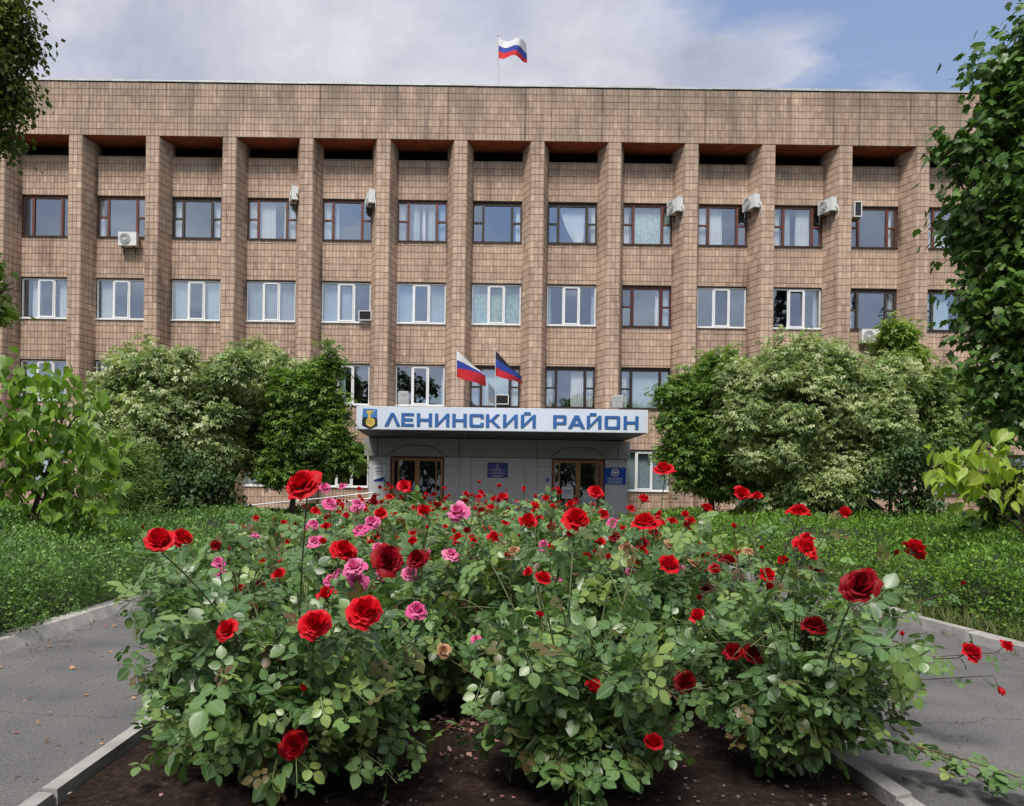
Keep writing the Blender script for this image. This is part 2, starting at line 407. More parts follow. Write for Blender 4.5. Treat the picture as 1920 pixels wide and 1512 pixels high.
# tiles: boxes with recessed joints
TA = dict(P=[], U=[], N=[], w=[], h=[], t=[])
SINGLE = []
def tile_field(O, U, N, width, ncol, zlo, zhi, single=False, gap=.0155):
    U = Vector(U).normalized(); N = Vector(N).normalized(); pw = width/ncol
    k = 0
    while True:
        zt = TOPZ-.01-k*ROWH; zb = zt-ROWH; k += 1
        if zt <= zlo: break
        full = zt <= zhi+1e-6 and zb >= zlo-1e-6
        a, b = max(zb, zlo)+gap/2, min(zt, zhi)-gap/2
        if b-a < .03: continue
        for j in range(ncol):
            P = Vector(O)+U*((j+.5)*pw); P.z = (a+b)/2
            if single and full and len(SINGLE) < 300 and 4.9 < a: SINGLE.append((P, U, N, pw-gap*.72, b-a)); continue
            P = P+N*random.uniform(-.003, .002)+U*random.uniform(-.0025, .0025)
            TA['P'].append(tuple(P)); TA['U'].append(tuple(U)); TA['N'].append(tuple(N)); TA['w'].append(pw-gap*.72); TA['h'].append(b-a); TA['t'].append(random.random())
tile_field((XL, DF, 0), (1, 0, 0), (0, -1, 0), XR-XL, int(round((XR-XL)/.1542)), LINT, TOPZ)
hB = PITCH/2-HW
for i in sorted(PILS, key=lambda i: abs(i-6.3)):
    x = XP(i); single = i in (5, 6, 7)
    tile_field((x-.25, DF, 0), (1, 0, 0), (0, -1, 0), .5, 3, 0, LINT, single)
    tile_field((x+.25, DF, 0), (hB-.25, DB-DF, 0), (DB-DF, -(hB-.25), 0), math.hypot(hB-.25, DB-DF), 4, 0, LINT)
    tile_field((x-hB, DB, 0), (hB-.25, -(DB-DF), 0), (-(DB-DF), -(hB-.25), 0), math.hypot(hB-.25, DB-DF), 4, 0, LINT)
for i in BAYS:
    c = XP(i)-PITCH/2; zs = [ATT]+[z for t in WT for z in (t, t-WH)]+[0.0]
    for k in range(0, len(zs), 2): tile_field((c-HW, DB, 0), (1, 0, 0), (0, -1, 0), 2*HW, 14, zs[k+1]+.005, zs[k]-.005, gap=.017)
def tiles_mesh(name, P, U, N, w, h, t, mat, off):
    P, U, N = (np.array(a, float) for a in (P, U, N)); w = np.array(w)[:, None]; h = np.array(h)[:, None]; Z = np.array([[0, 0, 1.0]])
    V = np.empty((len(P), 8, 3)); q = 0
    for d, ins in ((0.0, 0.0), (.016, .004)):
        for su, sz in ((-1, -1), (1, -1), (1, 1), (-1, 1)):
            V[:, q] = P+U*(su*(w/2-ins))+Z*(sz*(h/2-ins))+N*d; q += 1
    V = V.reshape(-1, 3)-np.array(off)
    tf = np.array([(4, 5, 6, 7), (0, 1, 5, 4), (1, 2, 6, 5), (2, 3, 7, 6), (3, 0, 4, 7)])
    Fc = (tf[None]+(np.arange(len(P))*8)[:, None, None]).reshape(-1, 4)
    return np_mesh(name, V, Fc, mat, tint=np.repeat(np.array(t), 8), smooth=False)
me = tiles_mesh('tile_field', TA['P'], TA['U'], TA['N'], TA['w'], TA['h'], TA['t'], M_TILE, org(B))
tag(link('tile_cladding', me, B), kind='stuff')
tm = {}
for P, U, N, w, h in SINGLE:
    key = round(w, 3)
    if key not in tm: tm[key] = tiles_mesh('tile', [(0, 0, 0)], [(1, 0, 0)], [(0, -1, 0)], [w], [h], [0], M_TILE, (0, 0, 0))
    link('tile', tm[key], B, Matrix.Translation(P+Vector((0, random.uniform(-.003, .002), 0))) @ Matrix.Rotation(random.uniform(-.006, .006), 4, 'Y'))
# soffits over the bays, dark attic opening, roof, side walls
mb = MB(); mb.box(XL+.25, XR-.25, DF+.02, DB+.33, LINT+.002, LINT+.011); mb.build('lintel_soffit', M_SOFFIT, B)
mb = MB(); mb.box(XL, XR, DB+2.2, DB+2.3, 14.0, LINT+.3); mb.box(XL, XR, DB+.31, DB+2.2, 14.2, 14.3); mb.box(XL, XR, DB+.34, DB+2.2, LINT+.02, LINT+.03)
mb.build('attic_shade', M_DARK, B)  # near-black boxes: the shade of the attic opening is in their colour
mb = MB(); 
x = XL-.04
while x < XR:
    w = random.uniform(1.9, 2.6); mb.box(x, min(x+w-.006, XR+.04), DF-.045-random.uniform(0, .01), DF+.5, TOPZ+.03+random.uniform(-.008, .008), TOPZ+.10+random.uniform(-.010, .010)); x += w
mb.build('coping', M_COPING, B)
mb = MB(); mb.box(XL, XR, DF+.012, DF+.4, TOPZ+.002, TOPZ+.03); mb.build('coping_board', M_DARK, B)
mb = MB(); mb.box(XL+.3, XR-.3, DF+.5, DB+14, TOPZ-.3, TOPZ-.1); mb.build('roof', M_COPING, B)
mb = MB(); mb.box(XL+.01, XL+.28, DB+.32, DB+14, 0, TOPZ); mb.box(XR-.28, XR-.01, DB+.32, DB+14, 0, TOPZ); mb.box(XL+.29, XR-.29, DB+13.7, DB+14, 0, TOPZ-.31)
mb.build('side_wall', M_MORTAR, B)
# rooms behind the glass
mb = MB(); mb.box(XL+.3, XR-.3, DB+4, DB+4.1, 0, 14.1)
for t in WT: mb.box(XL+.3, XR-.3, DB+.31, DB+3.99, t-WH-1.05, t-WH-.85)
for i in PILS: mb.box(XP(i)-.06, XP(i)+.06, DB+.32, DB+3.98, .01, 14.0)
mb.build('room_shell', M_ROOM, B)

# ---- windows
def ring(m, x0, x1, z0, z1, w, y0, y1, bottom=None):
    bt = w if bottom is None else bottom
    m.box(x0, x0+w, y0, y1, z0, z1); m.box(x1-w, x1, y0, y1, z0, z1)
    m.box(x0+w, x1-w, y0, y1, z0, z0+bt); m.box(x0+w, x1-w, y0, y1, z1-w, z1)
def pane(par, x0, x1, z0, z1, y, mat=None, tilt=0.0):
    m = MB(); jx, jz = random.uniform(-.006, .006), random.uniform(-.016, .016)+tilt
    m.quad((x0, y-jx, z0), (x1, y+jx, z0), (x1, y+jx+jz, z1), (x0, y-jx+jz, z1)); return m.build('pane', mat or M_GLASS, par)
def curtain(par, x0, x1, z0, z1, mat, y=None, pleat=.09, amp=.028, gather=0.0):
    y = (DB+.25) if y is None else y
    n = max(6, int((x1-x0)/pleat*6)); V = []; Fc = []; rows = 6; ph = random.uniform(0, 6)
    for r in range(rows+1):
        v = r/rows
        for i in range(n+1):
            u = i/n; xx = x0+(x1-x0)*u
            if gather: xx = xx+(x1-.15-xx)*gather*v**1.6
            V.append((xx+.01*math.sin(7*v+u*9), y+amp*math.sin(u*(x1-x0)/pleat*2*math.pi+ph+.8*math.sin(u*5+v)), z1-(z1-z0)*v))
    for r in range(rows):
        for i in range(n): a = r*(n+1)+i; Fc.append((a, a+n+1, a+n+2, a+1))
    V = np.array(V)-np.array(org(par)); me = np_mesh('curtain', V, np.array(Fc), mat, smooth=True); return link('curtain', me, par)
def blinds(par, x0, x1, z0, z1):
    m = MB(); x = x0+.05; y = DB+.22
    while x < x1-.05: m.hexa([(x, y, z0), (x+.075, y+.05, z0), (x+.075, y+.056, z0), (x, y+.006, z0), (x, y, z1), (x+.075, y+.05, z1), (x+.075, y+.056, z1), (x, y+.006, z1)]); x += .092
    m.build('vertical_blind', M_CURTB, par)
def window(i, row, kind, curt=(), tilt=0.0, extra=None):
    c = XP(i)-PITCH/2; zt = WT[row]; zb = zt-WH; y0, y1 = DB+.07, DB+.15; x0, x1 = c-HW+.004, c+HW-.004
    m = MB(); fm = {'white': M_WHITE, 'brown': M_BROWN, 'red': M_RED, 'old': M_OLD, 'dark': M_DKF}[kind]
    if kind == 'white':
        z1 = zt-.035; w = .055; ring(m, x0, x1, zb+.02, z1, w, y0, y1)
        a, b = x0+(x1-x0)*.335, x0+(x1-x0)*.665
        m.box(a-.028, a+.028, y0+.003, y1-.003, zb+.02+w, z1-w); m.box(b-.028, b+.028, y0+.003, y1-.003, zb+.02+w, z1-w)
        ring(m, a+.03, b-.03, zb+.022+w, z1-w-.002, .05, y0-.022, y1-.03)
        w_ = m.build('window', fm, B)
        pane(w_, x0+w, a-.028, zb+.02+w, z1-w, y0+.04); pane(w_, b+.028, x1-w, zb+.02+w, z1-w, y0+.04)
        pane(w_, a+.08, b-.08, zb+.07+w, z1-w-.05, y0+.03, tilt=tilt)
    else:
        z1 = zt-(.10 if kind != 'brown' else .07); w = .05 if kind != 'old' else .06
        ring(m, x0, x1, zb+.02, z1, w, y0, y1)
        a, b = x0+(x1-x0)*.215, x0+(x1-x0)*.80; mw = .05 if kind != 'red' else .065
        for q in (a, b): m.box(q-mw, q+mw, y0-.02, y1-.01, zb+.02+w, z1-w)
        zm = (zb+z1)/2+.03
        if extra != 'notransom':
            m.box(x0+w, a-mw, y0-.004, y1-.012, zm-.035, zm+.035); m.box(b+mw, x1-w, y0-.004, y1-.012, zm-.035, zm+.035)
        m.box(x0, x1, y0+.02, y1, z1+.002, zt-.002)
        w_ = m.build('window', fm, B)
        for (p, q) in ((x0+w, a-mw), (b+mw, x1-w)):
            if extra != 'notransom': pane(w_, p, q, zb+.02+w, zm-.035, y0+.04); pane(w_, p, q, zm+.035, z1-w, y0+.04)
            else: pane(w_, p, q, zb+.02+w, z1-w, y0+.04)
        pane(w_, a+mw, b-mw, zb+.02+w, z1-w, y0+.04)
    s = MB(); s.box(x0-.006, x1+.006, DB-.07, y0-.002, zb-.02, zb+.016); s.build('sill', M_WHITE if kind == 'white' else M_SILL, w_)
    for cc in curt:
        a, b = x0+(x1-x0)*cc[0], x0+(x1-x0)*cc[1]; st = cc[2] if len(cc) > 2 else 'w'
        if st == 'blind': blinds(w_, a, b, zb, zt)
        elif st == 'tinsel': curtain(w_, a, b, zb, zt-.1, M_TEAL, pleat=.05, amp=.03)
        elif st == 'gather': curtain(w_, a, b, zb, zt, M_CURT, gather=.75)
        else: curtain(w_, a, b, zb, zt, {'w': M_CURT, 'b': M_CURTB, 't': M_TEAL}[st])
    return w_
R4 = {0: ('brown', []), 1: ('brown', [], 'notransom'), 2: ('brown', [(.0, .1)]), 3: ('old', [(.02, .17), (.85, .97)]), 4: ('brown', [(.02, .55), (.72, .98)]),
      5: ('brown', [(.02, .16), (.26, .32, 'b')]), 6: ('brown', [(.02, .15, 'b'), (.32, .44, 'b'), (.5, .56), (.62, .75, 'b'), (.84, .97, 'b')]), 7: ('old', [(.88, .97)]),
      8: ('old', [(.24, .78, 'gather'), (.9, .98)]), 9: ('brown', [(.04, .14), (.24, .8, 't'), (.86, .97, 't')]), 10: ('brown', [(.02, .18), (.24, .52)]),
      11: ('brown', [(.02, .17), (.24, .38, 'b'), (.5, .78)]), 12: ('brown', [(.02, .12, 'b'), (.84, .93)]), 13: ('brown', [(.1, .99)]), 14: ('brown', [])}
R3 = {0: ('white', [(.1, .5)]), 1: ('white', [(.18, .34), (.72, .98)]), 2: ('white', [(.06, .34)]), 3: ('white', [(.04, .3, 'b'), (.7, .98, 'b')]), 4: ('white', [(.02, .98, 'blind')]),
      5: ('white', [(.03, .34, 'b'), (.4, .6, 'b')]), 6: ('white', [(.02, .36, 'b'), (.66, .98, 'b')]), 7: ('white', [(.02, .34, 't'), (.1, .97, 'tinsel')]),
      8: ('white', [(.02, .1, 'b'), (.92, .98, 'b')]), 9: ('red', [(.7, .8), (.86, .97, 'b')]), 10: ('white', []), 11: ('white', [(.88, .97, 'b')]),
      12: ('old', [(.02, .15, 'b'), (.85, .97, 'b')]), 13: ('old', [(.03, .6, 'b')]), 14: ('brown', [])}
R2 = {0: ('white', []), 1: ('white', [(.05, .3), (.7, .97, 'b')]), 2: ('white', [(.35, .97)]), 3: ('old', [(.25, .7)]), 4: ('old', [(.6, .7)]), 5: ('white', [(.03, .5, 'b')]),
      6: ('white', [(.93, .98, 'b')]), 7: ('dark', [(.03, .15, 'b'), (.25, .8, 'b'), (.85, .97)]), 8: ('dark', [(.03, .15), (.53, .8), (.85, .97)]), 9: ('dark', [(.03, .15), (.2, .8, 'b'), (.86, .98, 'b')]),
      10: ('old', [(.2, .8)]), 11: ('old', []), 12: ('old', []), 13: ('old', []), 14: ('brown', [])}
R1 = {0: ('white', []), 1: ('brown', [(.2, .6)]), 2: ('white', []), 3: ('white', []), 4: ('white', [(0, .4)]), 5: ('white', []), 9: ('white', [(.02, .66, 'b'), (.7, .97, 'b')]),
      10: ('brown', []), 11: ('brown', []), 12: ('brown', [(.2, .8, 'b')]), 13: ('brown', [(.2, .7, 'b')]), 14: ('brown', [])}
for row, tab in enumerate((R4, R3, R2, R1)):
    for i, spec in tab.items():
        tl = -.10 if (row, i) in ((1, 1), (1, 2), (1, 3), (2, 1)) else (.05 if (row, i) in ((1, 8), (1, 11)) else 0)
        window(i, row, spec[0], spec[1], tl, spec[2] if len(spec) > 2 else None)
# potted plants on the sill of the ground floor window beside the right plaque
def potted(px, lab):
    p = at(px, 914, DB+.3); z = WT[3]-WH+.03
    t = thing('potted_plant', (p.x, DB+.3, z), lab, 'plant', 'potted plants behind the ground floor window')
    m = MB(); m.tube([(p.x, DB+.3, z), (p.x, DB+.3, z+.14)], .06, .085, 10); m.build('pot', M_BROWN, t)
    m = MB()
    for k in range(9):
        a = random.uniform(0, 6.28); h = random.uniform(.3, .6); s = random.uniform(.02, .14)
        q = [Vector((p.x+math.cos(a)*s*f*f, DB+.3+math.sin(a)*s*f*f*.6, z+.13+h*f)) for f in (0, .5, 1)]
        m.tube(q, .016, .003, 4)
    m.build('foliage', M_CANE, t)
potted(1192, 'tall potted plant on the sill right beside the window frame next to the blue plaque')
potted(1221, 'potted plant further along the sill in front of grey blinds, under the dangling rose bud')

# ---- entrance block
M_PANELD = plain('grey_fascia_panel', (.27, .27, .262), .5, .08, 1.5)
YU, YL = 30.28, 30.42
def PX(px, py=850, d=YU): return at(px, py, d).x
def PZ(py, px=930, d=YU): return at(px, py, d).z
ZT = 3.64; ZU = 2.93
m = MB(); m.box(PX(683), PX(1181), YU+.03, DF-.03, ZU+.01, ZT); m.build('portal_beam', M_BLACK, B)
g = .014
def panel(name, pts, y0, y1, mat):
    m = MB(); m.prism_y([pts], y0, y1); return m.build(name, mat, B)
def arch_pts(xa, xb):   # the outline that rises over a door
    s = (xb-xa); zz = [(0, ZU), (.07, ZU+.12), (.20, ZU+.33), (.33, ZU+.43), (.67, ZU+.43), (.80, ZU+.33), (.93, ZU+.12), (1, ZU)]
    return [(xa+s*u, z) for u, z in zz]
dl = (PX(725), PX(838)); dr = (PX(1029), PX(1141))
for (xa, xb), (da, db) in (((PX(708), PX(861)), dl), ((PX(1007), PX(1159)), dr)):
    ap = arch_pts(da, db)
    panel('cladding_panel', [(x, z-(0 if i in (0, 7) else g)) for i, (x, z) in enumerate(ap)][::-1], YU-.002, YU+.03, M_PANELD)
    up = [(da-g, ZU)]+[(x+(-g if i < 4 else g), z+g) for i, (x, z) in enumerate(ap[1:-1], 1)]+[(db+g, ZU)]
    mid = (da+db)/2
    left = [(xa+g, ZU)]+up[:4]+[(mid, ZU+.43+g), (mid, ZT-.005), (xa+g, ZT-.005)]
    right = [(mid, ZU+.43+g)]+up[4:]+[(xb-g, ZU), (xb-g, ZT-.005), (mid, ZT-.005)]
    panel('cladding_panel', left, YU, YU+.03, M_PANELD); panel('cladding_panel', right, YU, YU+.03, M_PANELD)
for a, b in ((683, 708), (861, 1007), (1159, 1181)):
    xa, xb = PX(a)+(g if a != 683 else 0), PX(b)-(g if b != 1181 else 0)
    panel('cladding_panel', [(xa, ZU), (xb, ZU), (xb, ZT-.005), (xa, ZT-.005)], YU, YU+.03, M_PANELD)
m = MB()
for a, b in ((691, 731.5), (832.5, 1034.5), (1134, 1176)): m.box(PX(a, 900, YL), PX(b, 900, YL), YL+.025, DB-.02, 0.0, ZU)
m.build('portal_pier', M_BLACK, B)
def lower(a, b, z0, z1, dy=0):
    m = MB(); m.box(PX(a, 900, YL)+.006, PX(b, 900, YL)-.006, YL+dy, YL+.024, z0+.006, z1-.006); m.build('cladding_panel', M_PANEL, B)
for a, b, dy, joints in ((691, 731.5, 0, (.0, .55, 2.62)), (832.5, 861, 0, (0, 2.6)), (861, 883, 0, (0,)), (883, 984, -.02, (0,)), (984, 1007, 0, (0,)), (1007, 1034.5, 0, (0, 2.6)), (1134, 1176, 0, (0, .7, 2.6))):
    js = list(joints)+[ZU-.01]
    for k in range(len(js)-1): lower(a, b, js[k], js[k+1], dy)
def door(a, b):
    x0, x1 = PX(a, 900, YL), PX(b, 900, YL); s = (x1-x0)/600.0; y0, y1 = YL+.06, YL+.12; z0, z1 = .14, ZU-.07
    m = MB(); m.box(x0+.003, x0+.05, y0-.02, y1+.02, z0, z1+.05); m.box(x1-.05, x1-.003, y0-.02, y1+.02, z0, z1+.05); m.box(x0+.05, x1-.05, y0-.02, y1+.02, z1, z1+.05)
    m.build('door_frame', M_BROWN, B)
    xm = (x0+x1)/2
    for k, (p, q, sg) in enumerate(((x0+.052, xm-.004, 1), (xm+.004, x1-.052, -1))):
        m = MB(); ring(m, p, q, z0+.01, z1-.005, .085, y0, y1, .22)
        n0 = p+.085+.14 if sg > 0 else q-.085-.14-.05
        m.box(n0, n0+.05, y0+.004, y1-.004, z0+.23, z1-.09)
        d = m.build('door', M_DOOR, B)
        pane(d, p+.085, n0, z0+.23, z1-.09, y0+.03, M_GLASSD); pane(d, n0+.05, q-.085, z0+.23, z1-.09, y0+.03, M_GLASSD)
        hx = (q-.045) if sg > 0 else (p+.045)
        hm = MB(); hm.tube([(hx, y0, 1.15), (hx, y0-.06, 1.15), (hx, y0-.06, 1.6), (hx, y0, 1.6)], .014, n=6); hm.build('handle', M_STEEL, d)
door(732, 832); door(1035, 1133.5)
m = MB(); m.box(PX(691), PX(1176), DB-.018, DB-.012, 0, ZU); m.build('vestibule_shade', M_DARK, B)  # near-black sheet behind the doors, indoor shade put into its colour
m = MB(); m.box(PX(680), PX(1184), 29.2, YL+.3, 0, .13); m.build('entrance_step', M_KERB2, B)
# canopy with its fascia
YC = 26.7; cx0, cx1 = at(668, 790, YC).x, at(1215, 790, YC).x; CZ0, CZ1 = 3.66, 4.47
m = MB(); m.box(cx0+.03, cx1-.03, YC+.06, DF-.04, CZ0+.03, CZ1-.03); m.build('canopy', M_COPING, B)
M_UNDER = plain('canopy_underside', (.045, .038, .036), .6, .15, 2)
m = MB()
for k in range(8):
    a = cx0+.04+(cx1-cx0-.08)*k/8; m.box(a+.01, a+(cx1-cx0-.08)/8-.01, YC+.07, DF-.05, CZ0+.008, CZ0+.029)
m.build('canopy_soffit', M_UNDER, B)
m = MB(); m.box(cx0, cx1, YC+.02, YC+.059, CZ0, CZ1); m.box(cx0, cx0+.028, YC+.06, DF-.05, CZ0, CZ1); m.box(cx1-.028, cx1, YC+.06, DF-.05, CZ0, CZ1); m.build('fascia', M_WHITE, B)
# the sign on the fascia
S = thing('name_sign', ((cx0+cx1)/2, YC+.02, CZ0), 'long pale sign board with big blue letters and shield emblem on canopy edge', 'sign')
m = MB(); m.box(cx0+.01, cx1-.05, YC, YC+.018, CZ0+.012, CZ1-.012); m.build('board', M_SIGN, S)
m = MB()
for k in range(30):
    for z in (CZ0+.03, CZ1-.03): m.tube([(cx0+.06+k*(cx1-cx0-.16)/29, YC-.006, z), (cx0+.06+k*(cx1-cx0-.16)/29, YC+.001, z)], .012, n=6)
tag(m.build('screw', M_COPING, S), kind='stuff')
def LX(px): return (px-PPX+ROLL*(789-PPY))*YC/FPX
LZ0, LZ1 = 3.79, 4.245                       # letter foot and head
def letter(kind, a, b):
    w = b-a; sx, sz = .232 if w > 26 else .25, .19     # stroke sizes as shares of width and height
    sx = 6.2/w
    H = 1.0
    P = {
     'Л': [[(0, 0), (.40, 1), (.60, 1), (1, 0), (1-sx*1.15, 0), (.5, .74), (sx*1.15, 0)]],
     'Е': [[(0, 0), (1, 0), (1, sz), (sx, sz), (sx, .5-sz/2), (.93, .5-sz/2), (.93, .5+sz/2), (sx, .5+sz/2), (sx, 1-sz), (1, 1-sz), (1, 1), (0, 1)]],
     'Н': [[(0, 0), (sx, 0), (sx, .5-sz/2), (1-sx, .5-sz/2), (1-sx, 0), (1, 0), (1, 1), (1-sx, 1), (1-sx, .5+sz/2), (sx, .5+sz/2), (sx, 1), (0, 1)]],
     'И': [[(0, 0), (sx*.7, 0), (1-sx, .70), (1-sx, 0), (1, 0), (1, 1), (1-sx*.8, 1), (sx, .30), (sx, 1), (0, 1)]],
     'С': [[(.14, 0), (.9, 0), (1, .08), (1, .34), (1-sx, .34), (1-sx, sz), (sx+.05, sz), (sx, sz+.06), (sx, 1-sz-.06), (sx+.05, 1-sz), (1-sx, 1-sz), (1-sx, .66), (1, .66), (1, .92), (.9, 1), (.14, 1), (.04, .97), (0, .88), (0, .12), (.04, .03)]],
     'К': [[(0, 0), (sx, 0), (sx, .44), (.34, .44), (.76, 0), (1, 0), (.52, .52), (.94, 1), (.70, 1), (.34, .60), (sx, .60), (sx, 1), (0, 1)]],
     'Р': [[(0, 0), (sx, 0), (sx, .28), (.88, .28), (.97, .33), (1, .42), (1, .88), (.97, .96), (.88, 1), (0, 1)], [(sx, .47), (sx, .81), (1-sx, .81), (1-sx, .47)]],
     'А': [[(0, 0), (sx*1.1, 0), (.31, .2), (.69, .2), (1-sx*1.1, 0), (1, 0), (.62, 1), (.38, 1)], [(.38, .37), (.5, .70), (.62, .37)]],
     'О': [[(.10, 0), (.90, 0), (.97, .03), (1, .12), (1, .88), (.97, .97), (.90, 1), (.10, 1), (.03, .97), (0, .88), (0, .12), (.03, .03)], [(sx+.03, sz), (sx, sz+.06), (sx, 1-sz-.06), (sx+.03, 1-sz), (1-sx-.03, 1-sz), (1-sx, 1-sz-.06), (1-sx, sz+.06), (1-sx-.03, sz)]],
    }
    loops = [P['И' if kind == 'Й' else kind]]
    loops = [[[(LX(a)+(LX(b)-LX(a))*x, LZ0+(LZ1-LZ0)*z) for x, z in lp] for lp in loops[0]]]
    if kind == 'Й': loops.append([[(LX(a)+(LX(b)-LX(a))*x, LZ0+(LZ1-LZ0)*z) for x, z in ((.24, .98), (.62, .98), (.66, 1.02), (.66, 1.16), (.62, 1.2), (.24, 1.2), (.20, 1.16), (.20, 1.02))]])
    m = MB()
    for k, lp in enumerate(loops):
        m.cm = 0; m.prism_y(lp, YC-.026+.002*k, YC-.006)
        m.cm = 1; m.prism_y([[(x+.014, z-.018) for x, z in l] for l in lp], YC-.005, YC-.0005)
    m.build('letter', [M_LET, M_CREAM], S)
for ch, a, b in (('Л', 721, 751), ('Е', 752.5, 776), ('Н', 781.5, 810), ('И', 815.5, 842.5), ('Н', 848, 875), ('С', 880, 907), ('К', 911, 938.5), ('И', 943, 970.5), ('Й', 976.5, 1004.5),
                 ('Р', 1037, 1062), ('А', 1065, 1097), ('Й', 1100, 1127.5), ('О', 1133.5, 1162.5), ('Н', 1169, 1197)): letter(ch, a, b)
def ez(py): return EYE-(py-PPY-ROLL*(693-PPX))*YC/FPX
def epoly(m, pts, y0, y1): m.prism_y([[(LX(640+x/6), ez(740+y/6)) for x, y in pts]], y0, y1)
m = MB(); m.cm = 0; epoly(m, [(243, 158), (400, 163), (402, 262), (237, 257)], YC-.020, YC-.001)
m.cm = 1; epoly(m, [(237, 257), (402, 262), (407, 350), (320, 385), (234, 345)], YC-.0195, YC-.001)
m.cm = 2; epoly(m, [(282, 192), (292, 180), (348, 180), (360, 208), (338, 208), (332, 216), (300, 214), (276, 212)], YC-.027, YC-.021)
epoly(m, [(303, 215), (330, 216), (331, 272), (302, 270)], YC-.026, YC-.021)
epoly(m, [(278, 296), (288, 272), (350, 266), (376, 282), (380, 325), (362, 352), (330, 366), (300, 356), (280, 335)], YC-.026, YC-.0205)
m.cm = 1
for x in (296, 318, 340): epoly(m, [(x, 285), (x+5, 285), (x+6, 325), (x+1, 325)], YC-.029, YC-.0265)
m.cm = 3; epoly(m, [(372, 172), (376, 180), (384, 182), (377, 187), (376, 196), (370, 188), (362, 188), (368, 181)], YC-.026, YC-.021)
m.build('emblem', [M_EBLUE, M_BLACK, M_GOLD, M_PAPER], S)
# loose cable at the sign's left end
t = MB(); t.tube([at(642, 782, YC+.2), at(661, 759, YC+.1), at(700, 762, YC+.1)], .012, n=5); tag(t.build('cable', M_WHITE), 'thin white cable sloping up to the left top corner of the name sign', 'cable')

# ---- plaques and notices
def plate(name, lab, x0, x1, y0, y1, d, mat, cat='sign', group=None):
    a, b = at(x0, y0, d), at(x1, y1, d); a.z = at((x0+x1)/2, y0, d).z; b.z = at((x0+x1)/2, y1, d).z
    t = thing(name, (a.x, d, b.z), lab, cat, group)
    m = MB(); m.box(a.x, b.x, d-.012, d, b.z, a.z); m.build('board', mat, t)
    return t, a.x, b.x, b.z, a.z
def lines(t, x0, x1, z0, z1, rows, y, mat, name='lettering'):
    """rows of print too small to read in the photograph: (v, half width, letter height)"""
    m = MB(); cx = (x0+x1)/2; w = x1-x0; h = z1-z0
    for v, hw, lh in rows:
        x = cx-hw*w
        while x < cx+hw*w-.012:
            lw = random.uniform(.014, .03); z = z0+h*v
            m.box(x, min(x+lw*.72, cx+hw*w), y-.002, y, z, z+lh*random.uniform(.7, 1)); x += lw*(1 if random.random() > .12 else 1.6)
    m.build(name, mat, t)
yp = YL-.021
t, x0, x1, z0, z1 = plate('wall_plaque', 'dark blue plaque with white lettering in the middle of the grey entrance wall', 914, 952, 868, 896, yp, M_PLQ, group='signs on the entrance wall')
lines(t, x0, x1, z0, z1, [(.69, .10, .028), (.57, .19, .024), (.48, .41, .028), (.36, .24, .026), (.27, .41, .028), (.13, .31, .028), (.055, .19, .026)], yp-.013, M_PAPER)
m = MB(); cx = (x0+x1)/2; m.prism_y([[(cx-.02, z1-.03), (cx-.012, z1-.09), (cx-.02, z1-.115), (cx, z1-.14), (cx+.02, z1-.115), (cx+.012, z1-.09), (cx+.03, z1-.03)]], yp-.016, yp-.0125); m.build('crest', M_PAPER, t)
t, x0, x1, z0, z1 = plate('wall_plaque', 'bright blue plaque with a white round seal, right of the right hand doors', 1132.5, 1173, 878, 909, YL-.001, M_PLQ2, group='signs on the entrance wall')
lines(t, x0, x1, z0, z1, [(.36, .34, .035), (.265, .34, .028), (.165, .31, .028), (.075, .36, .035)], YL-.014, M_PAPER)
cx = x0+(x1-x0)*.51; cz = z0+(z1-z0)*.72
circ = lambda r, n=24: [(cx+r*math.cos(2*math.pi*k/n), cz+r*math.sin(2*math.pi*k/n)) for k in range(n)]
m = MB(); m.prism_y([circ(.155), circ(.118)], YL-.018, YL-.0135)
m.prism_y([[(cx-.10, cz+.05), (cx-.03, cz+.035), (cx, cz+.08), (cx+.03, cz+.035), (cx+.10, cz+.05), (cx+.075, cz-.03), (cx+.03, cz-.02), (cx, cz-.09), (cx-.03, cz-.02), (cx-.075, cz-.03)]], YL-.018, YL-.0135)
m.build('seal', M_PAPER, t)
t, x0, x1, z0, z1 = plate('notice_board', 'white notice with blue corner stripe on the pier left of the doors', 701, 722, 873, 903, YL-.001, M_PAPER, group='signs on the entrance wall')
lines(t, x0, x1, z0, z1, [(.80, .38, .06), (.74, .34, .02), (.58, .36, .06), (.50, .3, .018), (.44, .34, .015), (.36, .28, .015)], YL-.014, M_INK)
m = MB(); m.cm = 0; m.prism_y([[(x0+.004, z0+.004), (x1-.09, z0+.004), (x1-.01, z0+.19), (x1-.01, z0+.2), (x0+.004, z0+.06)]], YL-.015, YL-.0125)
m.cm = 1; m.prism_y([[(x1-.085, z0+.004), (x1-.004, z0+.004), (x1-.004, z0+.15)]], YL-.015, YL-.0125); m.build('corner_stripe', [M_PLQ, M_LET], t)
m2 = plate('notice', 'small green sheet on the door jamb under the white notice', 720.5, 731, 903.5, 913, YL-.0015, M_GREEN, group='signs on the entrance wall')[0]
m2 = plate('notice', 'small yellow sheet just below the green one beside the left doors', 723, 731, 914, 921, YL-.001, M_YELL, group='signs on the entrance wall')
lines(m2[0], m2[1], m2[2], m2[3], m2[4], [(.35, .2, .05)], YL-.014, M_PAPER)
t, x0, x1, z0, z1 = plate('access_sign', 'small square blue access sign left of the right hand doors', 1023, 1029.5, 897, 903.5, YL-.001, M_PLQ2, group='signs on the entrance wall')
